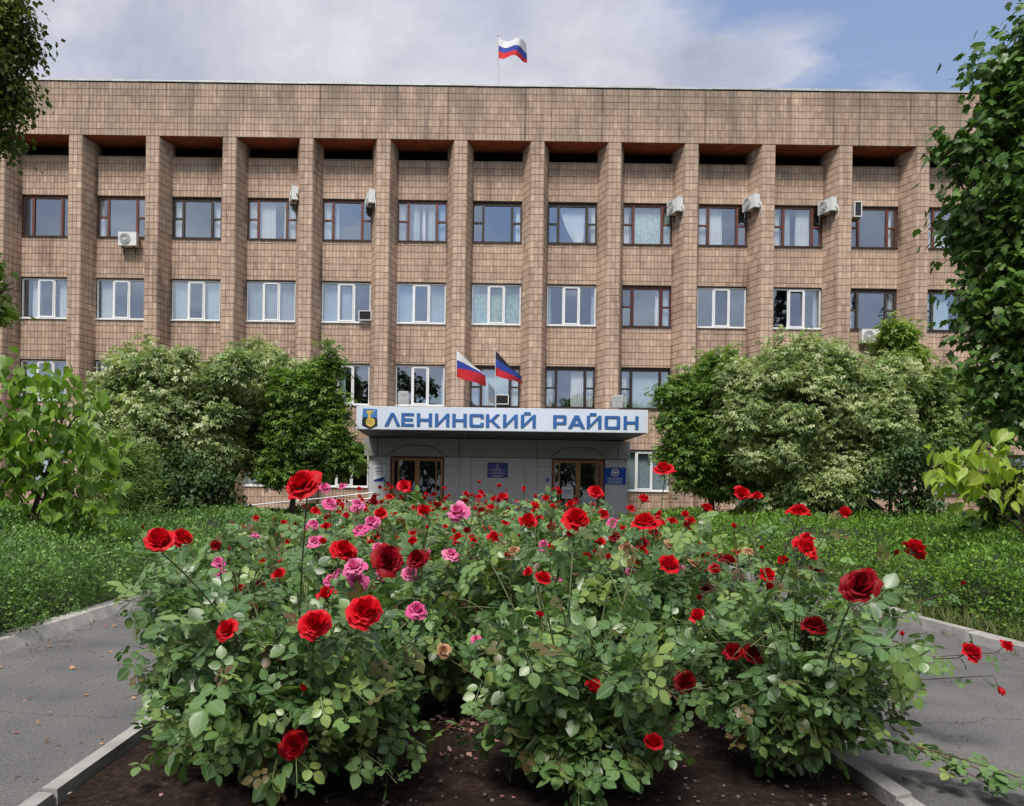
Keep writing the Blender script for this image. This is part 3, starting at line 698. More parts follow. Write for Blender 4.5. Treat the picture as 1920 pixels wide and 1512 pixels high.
m = MB(); cx = (x0+x1)/2; m.tube([(cx-.01, YL-.014, z1-.03), (cx-.01, YL-.014, z1-.055)], .01, n=5); m.tube([(cx-.01, YL-.014, z1-.05), (cx-.005, YL-.014, z0+.06), (cx+.03, YL-.014, z0+.055), (cx+.045, YL-.014, z0+.02)], .005, n=4)
m.tube([(cx+.03*math.cos(a)-.005, YL-.014, z0+.045+.03*math.sin(a)) for a in (2.2, 3, 4, 5, 6)], .004, n=4); m.build('wheelchair_symbol', M_PAPER, t)
t, x0, x1, z0, z1 = plate('access_sign', 'small white and dark sheet below the blue access sign', 1022, 1030.5, 908, 917, YL-.001, M_PAPER, group='signs on the entrance wall')
m = MB(); m.box(x0+.02, x0+.05, YL-.015, YL-.0125, z0+.02, z1-.02); m.prism_y([[(x0+.09, z0+.03), (x1-.05, z0+.03), (x1-.09, z1-.07), (x1-.05, z1-.03), (x0+.1, z1-.03)]], YL-.015, YL-.0125); m.build('pictogram', M_GREEN, t)
t, x0, x1, z0, z1 = plate('poster', 'white paper poster with blue pictures taped inside the right hand door glass', 1053.5, 1074.5, 913, 935, YL+.085, M_PAPER)
lines(t, x0, x1, z0, z1, [(.62, .4, .07), (.44, .36, .07), (.28, .4, .05), (.12, .3, .03)], YL+.072, M_LET, 'print')

# ---- air conditioners
def ac_unit(loc, rz, lab, w=.74, h=.54, d=.28, drop=0):
    t = thing('air_conditioner', (0, 0, 0), lab, 'air conditioner', 'air conditioner units on the facade')
    ORG[t.name] = Vector((0, 0, 0))
    m = MB(); m.box(-w/2, w/2, -d, -.02, -h/2, h/2); m.box(-w/2-.006, w/2+.006, -d-.006, -.016, h/2, h/2+.02); o = m.build('casing', M_ACW, t)
    md = o.modifiers.new('bevel', 'BEVEL'); md.width = .015; md.segments = 2
    m = MB(); cx = -w*.12; R_ = h*.42
    m.prism_y([[(cx+R_*math.cos(a*math.pi/12), R_*math.sin(a*math.pi/12)) for a in range(24)]], -d-.008, -d-.001)
    m.build('fan_opening', M_ACG, t)
    m = MB()
    for r in (.98, .82, .66, .5, .34): m.tube([(cx+R_*r*math.cos(a*math.pi/10), -d-.016, R_*r*math.sin(a*math.pi/10)) for a in range(21)], .006, n=4, cap=False)
    for a in range(4): m.tube([(cx-R_*math.cos(a*math.pi/4), -d-.016, -R_*math.sin(a*math.pi/4)), (cx+R_*math.cos(a*math.pi/4), -d-.016, R_*math.sin(a*math.pi/4))], .005, n=4)
    m.prism_y([[(cx+R_*.2*math.cos(a*math.pi/6), R_*.2*math.sin(a*math.pi/6)) for a in range(12)]], -d-.024, -d-.017)
    m.build('fan_grille', M_ACW, t)
    m = MB()
    for sx in (-w*.3, w*.3): m.box(sx-.018, sx+.018, -d, 0, -h/2-.045, -h/2-.01); m.tube([(sx, -d+.03, -h/2-.04), (sx, .01, -h/2-.26)], .014, n=4); m.box(sx-.018, sx+.018, -.018, .003, -h/2-.28, -h/2-.01)
    m.build('bracket', M_IRON, t)
    m = MB(); m.tube([(w/2, -.1, -.05), (w/2+.08, -.08, -.04), (w/2+.1, -.04, -.2), (w/2+.05, 0, -.42-drop)], .014, n=5); m.tube([(w/2, -.1, -.1), (w/2+.06, -.08, -.1), (w/2+.13, -.03, -.3)], .01, n=5); m.build('hose', M_CURT if drop else M_IRON, t)
    t.location = loc; t.rotation_euler = (0, 0, rz); return t
th = math.atan2(DB-DF, hB-.25)            # pilaster flank
rl = -(math.pi/2-(math.pi/2-th))
FL = -(th); FRr = th
def on_left(px, py, lab, drop=0):
    i = min(PILS, key=lambda k: abs(at(px, py, 31.2).x-(XP(k)-.40))); c = Vector((XP(i)-(hB+.25)/2, (DF+DB)/2, at(px, py, 31.1).z))
    return ac_unit(c+Vector((-.94, -.33, 0))*.03, FL, lab, drop=drop)
ac_unit((at(246, 451, DB).x, DB-.10, at(246, 451, DB-.2).z), 0, 'white outdoor air conditioner below the top floor window, second bay from the left', drop=.0)
on_left(551, 367, 'white air conditioner side on with tangled hoses, fixed to the fourth pilaster')
on_left(700, 373, 'white air conditioner side on above dark hanging pipe, fixed to the fifth pilaster', .1)
on_left(1266, 388, 'white air conditioner on pilaster beside the pale green curtained top floor window', .1)
on_left(1411, 381, 'highest mounted white air conditioner, on the pilaster left of the two curtained windows', .1)
on_left(1549, 387, 'white air conditioner on the third pilaster from the right, over the brown window edge', .1)
def narrow_ac(p):
    t = thing('air_conditioner', tuple(p), 'narrow air conditioner with black front, end on, in the last top floor bay', 'air conditioner', 'air conditioner units on the facade')
    m = MB(); ring(m, p.x-.155, p.x+.155, p.z-.31, p.z+.31, .035, p.y-.05, p.y+.35); m.build('casing', M_ACW, t)
    m = MB(); m.box(p.x-.12, p.x+.12, p.y-.03, p.y+.33, p.z-.275, p.z+.275)
    m.build('front_panel', M_BLACK, t)
    m = MB(); m.box(p.x-.14, p.x+.1, p.y, p.y+.3, p.z-.40, p.z-.315); m.tube([(p.x-.14, p.y+.1, p.z-.36), (p.x-.3, p.y+.2, p.z-.36), (p.x-.32, p.y+.2, p.z-.7)], .014, n=5); m.build('bracket', M_IRON, t)
i = 11; narrow_ac(at(1608, 393, 31.0))
if 0: ac_unit(Vector((XP(i)+(hB+.25)/2+.03, (DF+DB)/2-.02, at(1608, 393, 31.1).z)), FRr, 'narrow air conditioner with black front seen end on in the last top floor bay', w=.6)
ac_unit((at(1624, 632, DB).x, DB-.10, at(1624, 632, DB-.2).z), 0, 'white outdoor air conditioner below the middle window, beside the yellow green tree top')
def window_ac(px, py, w, h, lab):
    p = at(px, py, DB-.1); t = thing('window_air_conditioner', (p.x, DB-.1, p.z), lab, 'air conditioner', 'window air conditioners')
    m = MB(); ring(m, p.x-w/2, p.x+w/2, p.z-h/2, p.z+h/2, .03, DB-.22, DB+.1); m.build('casing', M_ACW, t)
    m = MB(); m.box(p.x-w/2+.03, p.x+w/2-.03, DB-.19, DB+.1, p.z-h/2+.03, p.z+h/2-.03)
    m.build('back_panel', M_BLACK, t)
    m = MB()
    for k in range(6): z = p.z-h/2+.06+k*(h-.12)/5; m.box(p.x-w/2+.035, p.x+w/2-.035, DB-.205, DB-.192, z-.006, z+.006)
    m.build('grille', M_BLACK, t)
window_ac(685, 593, .52, .40, 'small black and white window air conditioner in a white framed middle floor window')
window_ac(941, 750, .54, .40, 'window air conditioner with black back behind the dark blue and red flag pole')

# ---- flags, floodlights
def flag(name_lab, base, top, hoist, fly, fr_h, fr_f, mats, depth, sway=.12, pole_r=.02, wave=2.0, grp=None, back=0.0):
    b, t_ = at(*base, depth), at(*top, depth)
    t = thing('flag', tuple(b), name_lab, 'flag', grp)
    m = MB(); m.tube([b, t_], pole_r, pole_r*.7, 8); m.tube([t_, t_+Vector((0, 0, .05))], pole_r*1.3, pole_r*.4, 8); m.build('pole', M_POLE, t)
    hT, hB_, fT, fB = at(*hoist[0], depth), at(*hoist[1], depth), at(*fly[0], depth), at(*fly[1], depth)
    nu, bands = 22, len(mats); sub = 4; V = []; Fc = []; mi = []
    for i in range(nu+1):
        u = i/nu
        for bnd in range(bands):
            for j in range(sub+1):
                q = j/sub; vh = fr_h[bnd]+(fr_h[bnd+1]-fr_h[bnd])*q; vf = fr_f[bnd]+(fr_f[bnd+1]-fr_f[bnd])*q
                v = vh+(vf-vh)*u; top_ = hT.lerp(fT, u); bot = hB_.lerp(fB, u); p = top_.lerp(bot, v)
                p = p+Vector((0, -sway*u*1.6+sway*math.sin(u*wave*math.pi+v*1.3)*u**.6+back*(v-.5)*math.sin(u*3.1), .03*math.sin(u*7+1)*u*(1-v)+.02*math.sin(u*wave*math.pi)*u))
                V.append(tuple(p-b))
    k = bands*(sub+1)
    for i in range(nu):
        for bnd in range(bands):
            for j in range(sub):
                a = i*k+bnd*(sub+1)+j; Fc.append((a, a+k, a+k+1, a+1)); mi.append(bnd)
    me = np_mesh('cloth', np.array(V), np.array(Fc), mats, smooth=True, mi=mi); link('cloth', me, t)
flag('white, blue and red tricolour flag flying from the mast on the roof', (934, 178), (933.5, 67), ((935, 72), (935, 109)), ((986, 95), (988, 124)), (0, .36, .62, 1), (0, .45, .8, 1), [M_CANW, M_CANB, M_CANR], DF+1.5, .35, .035, 2.2)
flag('white, blue and red flag leaning over the sign, left of the pair', (855, 766), (856.5, 656), ((857, 658), (854.5, 706)), ((909, 709), (911, 727)), (0, .35, .68, 1), (0, .04, .12, 1), [M_CANW, M_CANB, M_CANR], 27.6, .22, .016, 1.6, 'flags above the sign', .3)
flag('black, blue and red flag above the sign, right of the pair', (929.5, 768), (928.5, 656), ((929, 658), (928.5, 704)), ((975, 712), (978, 722)), (0, .30, .66, 1), (0, .1, .55, 1), [M_CANK, M_CANB, M_CANR], 27.6, .22, .016, 1.6, 'flags above the sign', .3)
def floodlight(px, py, lab):
    p = at(px, py, 28.2); z0 = CZ1-.03; t = thing('floodlight', (p.x, 28.2, z0), lab, 'floodlight', 'floodlights on the canopy roof')
    hx = .2; m = MB(); a = .06
    m.hexa([(p.x-hx, 28.1, p.z-.2), (p.x+hx, 28.1, p.z-.2), (p.x+hx, 28.3, p.z-.19), (p.x-hx, 28.3, p.z-.19), (p.x-hx*1.05, 28.02, p.z+.2), (p.x+hx*1.05, 28.02, p.z+.2), (p.x+hx, 28.2, p.z+.22), (p.x-hx, 28.2, p.z+.22)])
    o = m.build('housing', M_GREYMET, t); md = o.modifiers.new('bevel', 'BEVEL'); md.width = .02; md.segments = 2
    m = MB(); m.hexa([(p.x-hx*.85, 28.05, p.z+.13), (p.x+hx*.85, 28.05, p.z+.13), (p.x+hx*.85, 28.12, p.z+.13), (p.x-hx*.85, 28.12, p.z+.13), (p.x-hx*.9, 28.0, p.z+.235), (p.x+hx*.9, 28.0, p.z+.235), (p.x+hx*.9, 28.05, p.z+.25), (p.x-hx*.9, 28.05, p.z+.25)]); m.build('visor', M_WHITE, t)
    m = MB(); m.tube([(p.x-hx-.03, 28.15, p.z), (p.x-hx-.03, 28.2, z0+.05), (p.x+hx+.03, 28.2, z0+.05), (p.x+hx+.03, 28.15, p.z)], .014, n=5); m.box(p.x-.05, p.x+.05, 28.15, 28.25, z0, z0+.05); m.build('bracket', M_IRON, t)
floodlight(757, 748, 'grey floodlight on the canopy roof above the sign, left one')
floodlight(1157, 755, 'grey floodlight on the canopy roof near the right end of the sign')
# ---- ramp handrail left of the entrance
t = thing('ramp_handrail', (-5.2, 29.4, 0), 'steel double handrail of the access ramp left of the entrance', 'handrail')
d = 29.5
for (ya, yb) in ((952, 924), (966, 934)):
    m = MB(); p = [at(425, ya, d), at(600, (ya+yb)/2-3, d), at(700, yb, d), at(709, yb+2, d), at(713, yb+5, d)]; m.tube(p, .024, n=8); m.build('rail', M_STEEL, t)
for px in (432, 475, 520, 565, 610, 655, 691, 712):
    m = MB(); zt = at(px, 936+(700-px)*.11, d).z; x = at(px, 940, d).x; m.tube([(x, d+.01, 0.02), (x, d+.01, zt)], .02, n=8); m.build('post', M_STEEL, t)
m = MB(); pa, pb = at(425, 985, d-.3), at(690, 975, d-.3); m.hexa([(pa.x, d-.1, 0), (pb.x, d-.1, 0), (pb.x, d+1.2, 0), (pa.x, d+1.2, 0), (pa.x, d-.1, .05), (pb.x, d-.1, .14), (pb.x, d+1.2, .14), (pa.x, d+1.2, .05)])
tag(m.build('access_ramp', M_KERB2), 'low concrete access ramp rising to the entrance behind the handrail', 'ramp')

# ------------------------------------------------------------------ ground, kerbs, path
def asphalt():
    m, nt, b, N, L = newmat('asphalt')
    fine = nz(N, L, 130, 4, .8); mid = nz(N, L, 1.1, 6, .6); big = rmp(N, L, nz(N, L, 55, 5, .75), [(.38, (.75, .75, .75)), (.5, (1, 1, 1)), (.62, (1.3, 1.28, 1.25))])
    col = rmp(N, L, fine, [(.32, (.08, .078, .077)), (.5, (.125, .122, .12)), (.66, (.22, .214, .208))])
    col = mixc(N, L, 1.0, col, rmp(N, L, mid, [(.34, (.78, .78, .79)), (.5, (1, 1, 1)), (.68, (1.2, 1.17, 1.13))]), 'MULTIPLY')
    col = mixc(N, L, 1.0, col, big, 'MULTIPLY')
    dust = rmp(N, L, nz(N, L, .55, 7, .62, (1, .5, 1)), [(.56, (0, 0, 0)), (.74, (1, 1, 1))])
    col = mixc(N, L, mth(N, L, 'MULTIPLY', dust, .5), col, (.24, .225, .20))
    # cracks: thin lines where a stretched noise crosses its middle value
    g = N('ShaderNodeNewGeometry'); sp = N('ShaderNodeSeparateXYZ'); L(g.outputs['Position'], sp.inputs[0])
    cr = mth(N, L, 'FRACT', mth(N, L, 'DIVIDE', mth(N, L, 'ADD', sp.outputs[1], mth(N, L, 'MULTIPLY', nz(N, L, .5, 7, .55), 1.6)), 2.3)); d = mth(N, L, 'ABSOLUTE', mth(N, L, 'SUBTRACT', cr, .5))
    line = N('ShaderNodeMapRange'); line.inputs['From Min'].default_value = .0; line.inputs['From Max'].default_value = .0034; line.inputs['To Min'].default_value = 1; line.inputs['To Max'].default_value = 0; L(d, line.inputs[0])
    col = mixc(N, L, mth(N, L, 'MULTIPLY', line.outputs[0], .8), col, (.03, .028, .026))
    L(col, b.inputs['Base Color']); b.inputs['Roughness'].default_value = .85; b.inputs['Specular IOR Level'].default_value = .3
    bp = N('ShaderNodeBump'); bp.inputs['Strength'].default_value = .35; bp.inputs['Distance'].default_value = .006
    L(fine, bp.inputs['Height']); L(bp.outputs[0], b.inputs['Normal']); return m
def soilmat():
    m, nt, b, N, L = newmat('dark_soil')
    a = nz(N, L, 24, 8, .7); w = nz(N, L, 1.7, 6, .6)
    col = rmp(N, L, a, [(.3, (.012, .0075, .005)), (.52, (.032, .020, .014)), (.74, (.085, .058, .042))])
    col = mixc(N, L, 1.0, col, rmp(N, L, w, [(.35, (.7, .66, .64)), (.65, (1.25, 1.25, 1.25))]), 'MULTIPLY')
    L(col, b.inputs['Base Color']); b.inputs['Roughness'].default_value = .95; b.inputs['Specular IOR Level'].default_value = .15
    bp = N('ShaderNodeBump'); bp.inputs['Strength'].default_value = .9; bp.inputs['Distance'].default_value = .03
    L(a, bp.inputs['Height']); L(bp.outputs[0], b.inputs['Normal']); return m
M_ASPH = asphalt(); M_SOIL = soilmat()
M_GRASSG = plain('grassy_ground', (.055, .075, .025), .95, .5, 2, 0, .6, 20)
BX0, BX1, BY0, BY1 = -1.82, 2.02, 1.6, 13.0          # rose bed
HXL, HXR = -3.86, 5.12                              # inner faces of the outer kerbs
m = MB(); m.box(-300, 300, -300, 300, -.5, -.03); tag(m.build('ground', M_GRASSG), kind='structure')
m = MB(); m.box(HXL-.02, HXR+.02, -12, 27.5, -.029, 0); tag(m.build('asphalt_path', M_ASPH), kind='structure')
M_PAVE = plain('light_paving', (.30, .285, .26), .85, .2, 1.5, 0, .4, 30)
m = MB(); m.box(-22, 25, 27.52, DF-.0, -.029, .01); tag(m.build('pavement', M_PAVE), kind='structure')
def soil(name, x0, x1, y0, y1, base, amp, nx, ny, mat):
    xs, ys = np.linspace(x0, x1, nx), np.linspace(y0, y1, ny); X, Y = np.meshgrid(xs, ys, indexing='ij')
    Z = np.zeros_like(X)
    for k in range(40):
        f = 1.2*1.11**k; a = amp*1.0/(f**.85); ph = rng.uniform(0, 6.28, 2); d = rng.normal(size=2); d /= np.linalg.norm(d)
        Z += a*np.sin(f*2.2*(X*d[0]+Y*d[1])+ph[0])*.42
    Z += rng.normal(0, .004, X.shape)
    ed = np.minimum(np.minimum(X-x0, x1-X), np.minimum(Y-y0, y1-Y)); Z = base+Z*np.clip(ed/.3, 0.2, 1)+.03*np.clip(ed/.8, 0, 1)
    V = np.stack([X, Y, Z], -1).reshape(-1, 3); I = np.arange(nx*ny).reshape(nx, ny)
    Fc = np.stack([I[:-1, :-1], I[1:, :-1], I[1:, 1:], I[:-1, 1:]], -1).reshape(-1, 4)
    return link(name, np_mesh(name, V, Fc, mat, smooth=True))
tag(soil('flower_bed_soil', BX0+.09, BX1-.09, BY0, BY1, .035, .03, 150, 330, M_SOIL), kind='structure')
def kerb(name, x, y0, y1, w, h, L_, mat, slope=0.0, jit=.012):
    root = bpy.data.objects.new(name, None); COL.objects.link(root); root.location = (x, y0, 0); ORG[root.name] = Vector((x, y0, 0)); root['kind'] = 'structure'
    y = y0
    while y < y1:
        l = L_*random.uniform(.92, 1.04); a = random.uniform(-jit, jit); hh = h+random.uniform(-.012, .01); dx = random.uniform(-.008, .008); t = random.uniform(-.01, .01)
        nseg = 5; m = MB()
        for k in range(nseg):
            ya, yb = y+l*k/nseg+(0.006 if k == 0 else 0), y+l*(k+1)/nseg-(.006 if k == nseg-1 else 0)
            fa, fb = x+dx+a*(ya-y), x+dx+a*(yb-y); ca, cb = random.uniform(0, .008), random.uniform(0, .008)
            s = slope
            m.hexa([(fa-w/2, ya, -.1), (fa+w/2, ya, -.1), (fb+w/2, yb, -.1), (fb-w/2, yb, -.1),
                    (fa-w/2+.008+max(s, 0), ya, hh+t-max(0, s)*.0), (fa+w/2-.008-max(-s, 0), ya, hh-t), (fb+w/2-.008-max(-s, 0), yb, hh-t), (fb-w/2+.008+max(s, 0), yb, hh+t)])
        m.build('kerb_stone', mat, root); y += l
    return root
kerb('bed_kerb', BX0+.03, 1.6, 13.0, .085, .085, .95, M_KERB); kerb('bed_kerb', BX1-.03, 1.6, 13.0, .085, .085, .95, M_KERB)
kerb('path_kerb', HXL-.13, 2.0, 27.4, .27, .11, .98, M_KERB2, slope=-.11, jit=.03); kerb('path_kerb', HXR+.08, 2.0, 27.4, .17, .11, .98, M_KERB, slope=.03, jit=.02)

# ------------------------------------------------------------------ hedges
M_HEDGE = leafmat('hedge_leaf', [(.06, .13, .032), (.125, .245, .06), (.20, .36, .095), (.32, .50, .15)], .5, .3, patch=.35, pscale=2.0)
M_HEDGER = leafmat('bright_hedge_leaf', [(.045, .105, .016), (.105, .22, .03), (.18, .335, .048), (.29, .47, .08)], .5, .3, patch=.35, pscale=2.0)
M_CORE = plain('hedge_dark_core', (.028, .038, .016), .95, .4, 8)  # closed core that blocks the view through; inner shade is in its colour
def undul(X, Y): return 1.8*(.06*np.sin(X*1.7+Y*.6)+.05*np.sin(Y*1.3-X*.8+1)+.035*np.sin(X*4.1+2)*np.sin(Y*3.7))
def hedge(name, lab, xin, xout, y0, y1, h, mat, n0):
    sgn = 1 if xout > xin else -1; P = []; D = []; Nn = []; Ls = []; wid = abs(xout-xin)
    def add(n, fn, yr):
        u = rng.uniform(0, 1, n); y = yr[0]+(yr[1]-yr[0])*rng.uniform(0, 1, n)
        p, nr = fn(u, y); p = p+rng.normal(0, .045, p.shape); P.append(p)
        d = rng.normal(0, .6, p.shape)+nr*.55+np.array([0, -.1, .25]); D.append(d); Nn.append(nr+rng.normal(0, .6, p.shape)); Ls.append(np.clip(p[:, 1]*.0038+.012, .04, .11)*rng.uniform(.7, 1.3, n))
    def top(u, y):
        x = xin+sgn*(.12+u*(wid-.12)); z = h+undul(x, y)-.42*np.exp(-((np.abs(x-xin)-.12)/.5)**2); return np.stack([x, y, z], -1), np.tile([0, 0, 1.0], (len(u), 1))
    def side(u, y):
        z = .06+u*(h-.12); x = xin+sgn*(.05+.22*(u**2)+.06*np.sin(y*2.3+z*5)+.05*np.sin(y*5.1)); return np.stack([x, y, z], -1), np.tile([-sgn*1.0, 0, .3], (len(u), 1))
    def front(u, y):
        z = .06+rng.uniform(0, 1, len(u))*(h-.12); x = xin+sgn*u*wid; return np.stack([x, y*0+y0+.1, z], -1), np.tile([0, -1.0, .3], (len(u), 1))
    for (a, b, dens) in ((y0, 9, 1400), (9, 13, 750), (13, 18, 360), (18, y1, 210)):
        w_ = min(wid, 4+b*.62); wid0 = wid; wid = w_
        add(int(dens*(b-a)*w_*n0), top, (a, b)); add(int(dens*1.5*(b-a)*h*n0), side, (a, b)); wid = wid0
    wid0 = wid; wid = 5; add(int(1200*5*h*n0), front, (y0, y0+.1)); wid = wid0
    P, D, Nn, Ls = map(np.concatenate, (P, D, Nn, Ls))
    V, Fc = leaf_arrays(P, D, Nn, Ls, Ls*.55, DIAMOND); tn = np.repeat(rng.uniform(0, 1, len(P)), 4)
    mi = np.zeros(len(Fc), int)
    # inner mass
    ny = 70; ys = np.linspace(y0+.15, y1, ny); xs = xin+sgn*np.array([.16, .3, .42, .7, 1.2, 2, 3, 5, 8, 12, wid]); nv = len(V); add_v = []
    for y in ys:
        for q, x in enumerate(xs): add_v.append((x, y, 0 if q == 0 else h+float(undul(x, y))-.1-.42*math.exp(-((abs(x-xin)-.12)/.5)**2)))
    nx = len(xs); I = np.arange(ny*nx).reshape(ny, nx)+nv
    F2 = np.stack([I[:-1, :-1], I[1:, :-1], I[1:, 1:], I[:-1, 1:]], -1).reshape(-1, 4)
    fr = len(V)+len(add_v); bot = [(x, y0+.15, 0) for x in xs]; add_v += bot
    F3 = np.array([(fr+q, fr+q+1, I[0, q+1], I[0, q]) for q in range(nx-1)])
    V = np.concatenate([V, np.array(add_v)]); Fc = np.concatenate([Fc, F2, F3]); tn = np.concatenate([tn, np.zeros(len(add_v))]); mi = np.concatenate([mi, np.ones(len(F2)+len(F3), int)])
    return tag(link(name, np_mesh(name, V, Fc, [mat, M_CORE], tint=tn, mi=mi)), lab, 'hedge', None, 'stuff')
hedge('hedge', 'low spreading green hedge left of the asphalt path behind the pale kerb', HXL-.22, -26, 4.6, 27, .78, M_HEDGE, 1.0)
hedge('hedge', 'low spreading bright green hedge right of the asphalt path', HXR+.3, 27, 4.6, 27, .84, M_HEDGER, .95)
for sx, xa, xb in ((-1, -12, HXL-.5), (1, HXR+.6, 13)):
    n = 500; P = np.stack([rng.uniform(xa, xb, n), rng.uniform(6, 18, n), np.full(n, .66)], -1); D = rng.normal(0, .35, (n, 3)); D[:, 2] = 1
    V, Fc = leaf_arrays(P, D, rng.normal(0, 1, (n, 3)), rng.uniform(.18, .42, n), .014, DIAMOND)
    n2 = n*5; P2 = np.repeat(P, 5, 0)+np.repeat(nrm(D), 5, 0)*rng.uniform(.12, .4, n2)[:, None]; D2 = rng.normal(0, 1, (n2, 3)); D2[:, 2] += .3
    V2, F2 = leaf_arrays(P2, D2, rng.normal(0, 1, (n2, 3)), .055, .026, DIAMOND)
    tag(link('hedge_shoots', np_mesh('hedge_shoots', np.concatenate([V, V2]), np.concatenate([Fc, F2+len(V)]), M_HEDGE if sx < 0 else M_HEDGER, tint=np.repeat(rng.uniform(.4, 1, n+n2), 4))),
        'loose young shoots standing up out of the '+('left' if sx < 0 else 'right')+' hedge', 'shoots', None, 'stuff')
# weeds along the right kerb
M_WEED = leafmat('weed_blade', [(.10, .15, .04), (.15, .20, .06), (.22, .22, .09)], .6, .3)
n = 1500; yy = rng.uniform(5, 12, n); P = np.stack([HXR+.18+np.abs(rng.normal(0, .12, n)), yy, np.full(n, .03)], -1)
D = rng.normal(0, .45, (n, 3)); D[:, 2] = 1; V, Fc = leaf_arrays(P, D, rng.normal(0, 1, (n, 3)), rng.uniform(.1, .34, n), .012, DIAMOND)
tag(link('grass', np_mesh('grass', V, Fc, M_WEED, tint=np.repeat(rng.uniform(0, 1, n), 4))), 'thin weeds and grass along the kerb of the right hedge', 'grass', None, 'stuff')

# ------------------------------------------------------------------ trees
def blobs_px(lst, d):
    out = []
    for b in lst:
        cx, cy, rx, ry = b[:4]; dd = d+(b[4] if len(b) > 4 else 0); c = at(cx, cy, dd); s = dd/FPX
        out.append((c, rx*s, (b[5] if len(b) > 5 else rx*s*.9), ry*s, (b[6] if len(b) > 6 else 1.0)))
    return out
def crown_clusters(bl, n, shell=.35, lump=.18, shoots=.14, sub=7):
    big = []
    for b in bl:
        big.append((b[0], b[1]*.8, b[2]*.8, b[3]*.8, b[4]*.6))
        for q in range(sub):
            v = nrm(rng.normal(size=3)+np.array([0, -.25, .25])); f = rng.uniform(.2, .42); m_ = (b[1]*b[3])**.5
            big.append((b[0]+Vector((v[0]*b[1]*.84, v[1]*b[2]*.84, v[2]*b[3]*.84)), m_*f, m_*f, m_*f*.85, .9))
    bl = big
    w = np.array([(b[1]*b[2]*b[3])**.67*b[4] for b in bl]); w /= w.sum(); C = []; O = []
    cnt = rng.multinomial(n, w)
    for b, k in zip(bl, cnt):
        v = nrm(rng.normal(size=(k, 3))); r = (shell+(1-shell)*rng.uniform(0, 1, k)**.5)
        lumpf = 1+lump*np.sin(v[:, 0]*5.1+b[0].x*3)*np.sin(v[:, 2]*6.3+b[0].z)+lump*.7*np.sin(v[:, 1]*8+v[:, 2]*9+v[:, 0]*7)
        p = v*(r*lumpf)[:, None]*np.array([b[1], b[2], b[3]])+np.array(b[0]); C.append(p); O.append(v)
        # shoots that stick out of the outline
        ns = max(0, int(k*shoots)); 
        if ns:
            v = rng.normal(size=(ns//7+1, 3)); v[:, 2] = np.abs(v[:, 2])*1.3; v = nrm(v); ln = rng.uniform(.15, .65, len(v))
            for q in range(7):
                C.append(v*(.92+.0*ln)[:, None]*np.array([b[1], b[2], b[3]])+np.array(b[0])+v*(ln*q/7*1.8)[:, None]*np.array([.5, .5, 1.0])*.75); O.append(v)
    return np.concatenate(C), np.concatenate(O)
def spray(C, O, per, spread, L_, Wr, tmpl, droop=.5, flat=.55, var=.3):
    n = len(C)*per; P = np.repeat(C, per, 0)+rng.normal(0, 1, (n, 3))*np.array([1, 1, flat])*spread
    out = np.repeat(O, per, 0); D = out*.5+rng.normal(0, .55, (n, 3)); D[:, 2] = D[:, 2]*.5-droop
    Nn = rng.normal(0, .35, (n, 3)); Nn[:, 2] += 1; Nn += out*.35
    Ls = L_*rng.uniform(1-var, 1+var, n); V, Fc = leaf_arrays(P, D, Nn, Ls, Ls*Wr, tmpl)
    ct = np.repeat(rng.uniform(0, 1, len(C)), per)
    return V, Fc, P, D, Nn, Ls, ct
def trunk_mb(base, bl, r, nlimb=7, top=None, r_t=.4, C=None, ntw=60):
    m = MB(); base = Vector(base); cen = sum((b[0] for b in bl), Vector())/len(bl); zt = (top if top is not None else cen.z)
    pts = [base]; k = 6
    for i in range(1, k+1):
        f = i/k; pts.append(base.lerp(Vector((cen.x, cen.y, zt)), f)*1.0+Vector((random.uniform(-.06, .06), random.uniform(-.06, .06), 0)))
        pts[-1].z = base.z+(zt-base.z)*f
        pts[-1].x = base.x+(cen.x-base.x)*f*f; pts[-1].y = base.y+(cen.y-base.y)*f*f
    m.tube(pts, r, r*r_t, 8); ends = []
    for b in bl:
        for q in range(max(2, nlimb//len(bl))):
            s = pts[random.randint(2, k)]; v = Vector((random.gauss(0, 1), random.gauss(0, 1), random.gauss(.2, .8))).normalized()
            e = Vector(b[0])+Vector((v.x*b[1]*.75, v.y*b[2]*.75, v.z*b[3]*.75)); mid = s.lerp(e, .5)+Vector((0, 0, .12*(e-s).length))
            m.tube([s, s.lerp(mid, .6), mid, e], r*.38, r*.06, 5, cap=False); ends.append(mid)
    if C is not None and len(ends):
        for c in C[rng.integers(0, len(C), ntw)]:
            c = Vector(c); s = min(ends, key=lambda q: (q-c).length)
            m.tube([s, s.lerp(c, .5)+Vector((0, 0, .05)), c], r*.07, .004, 3, cap=False)
    return m
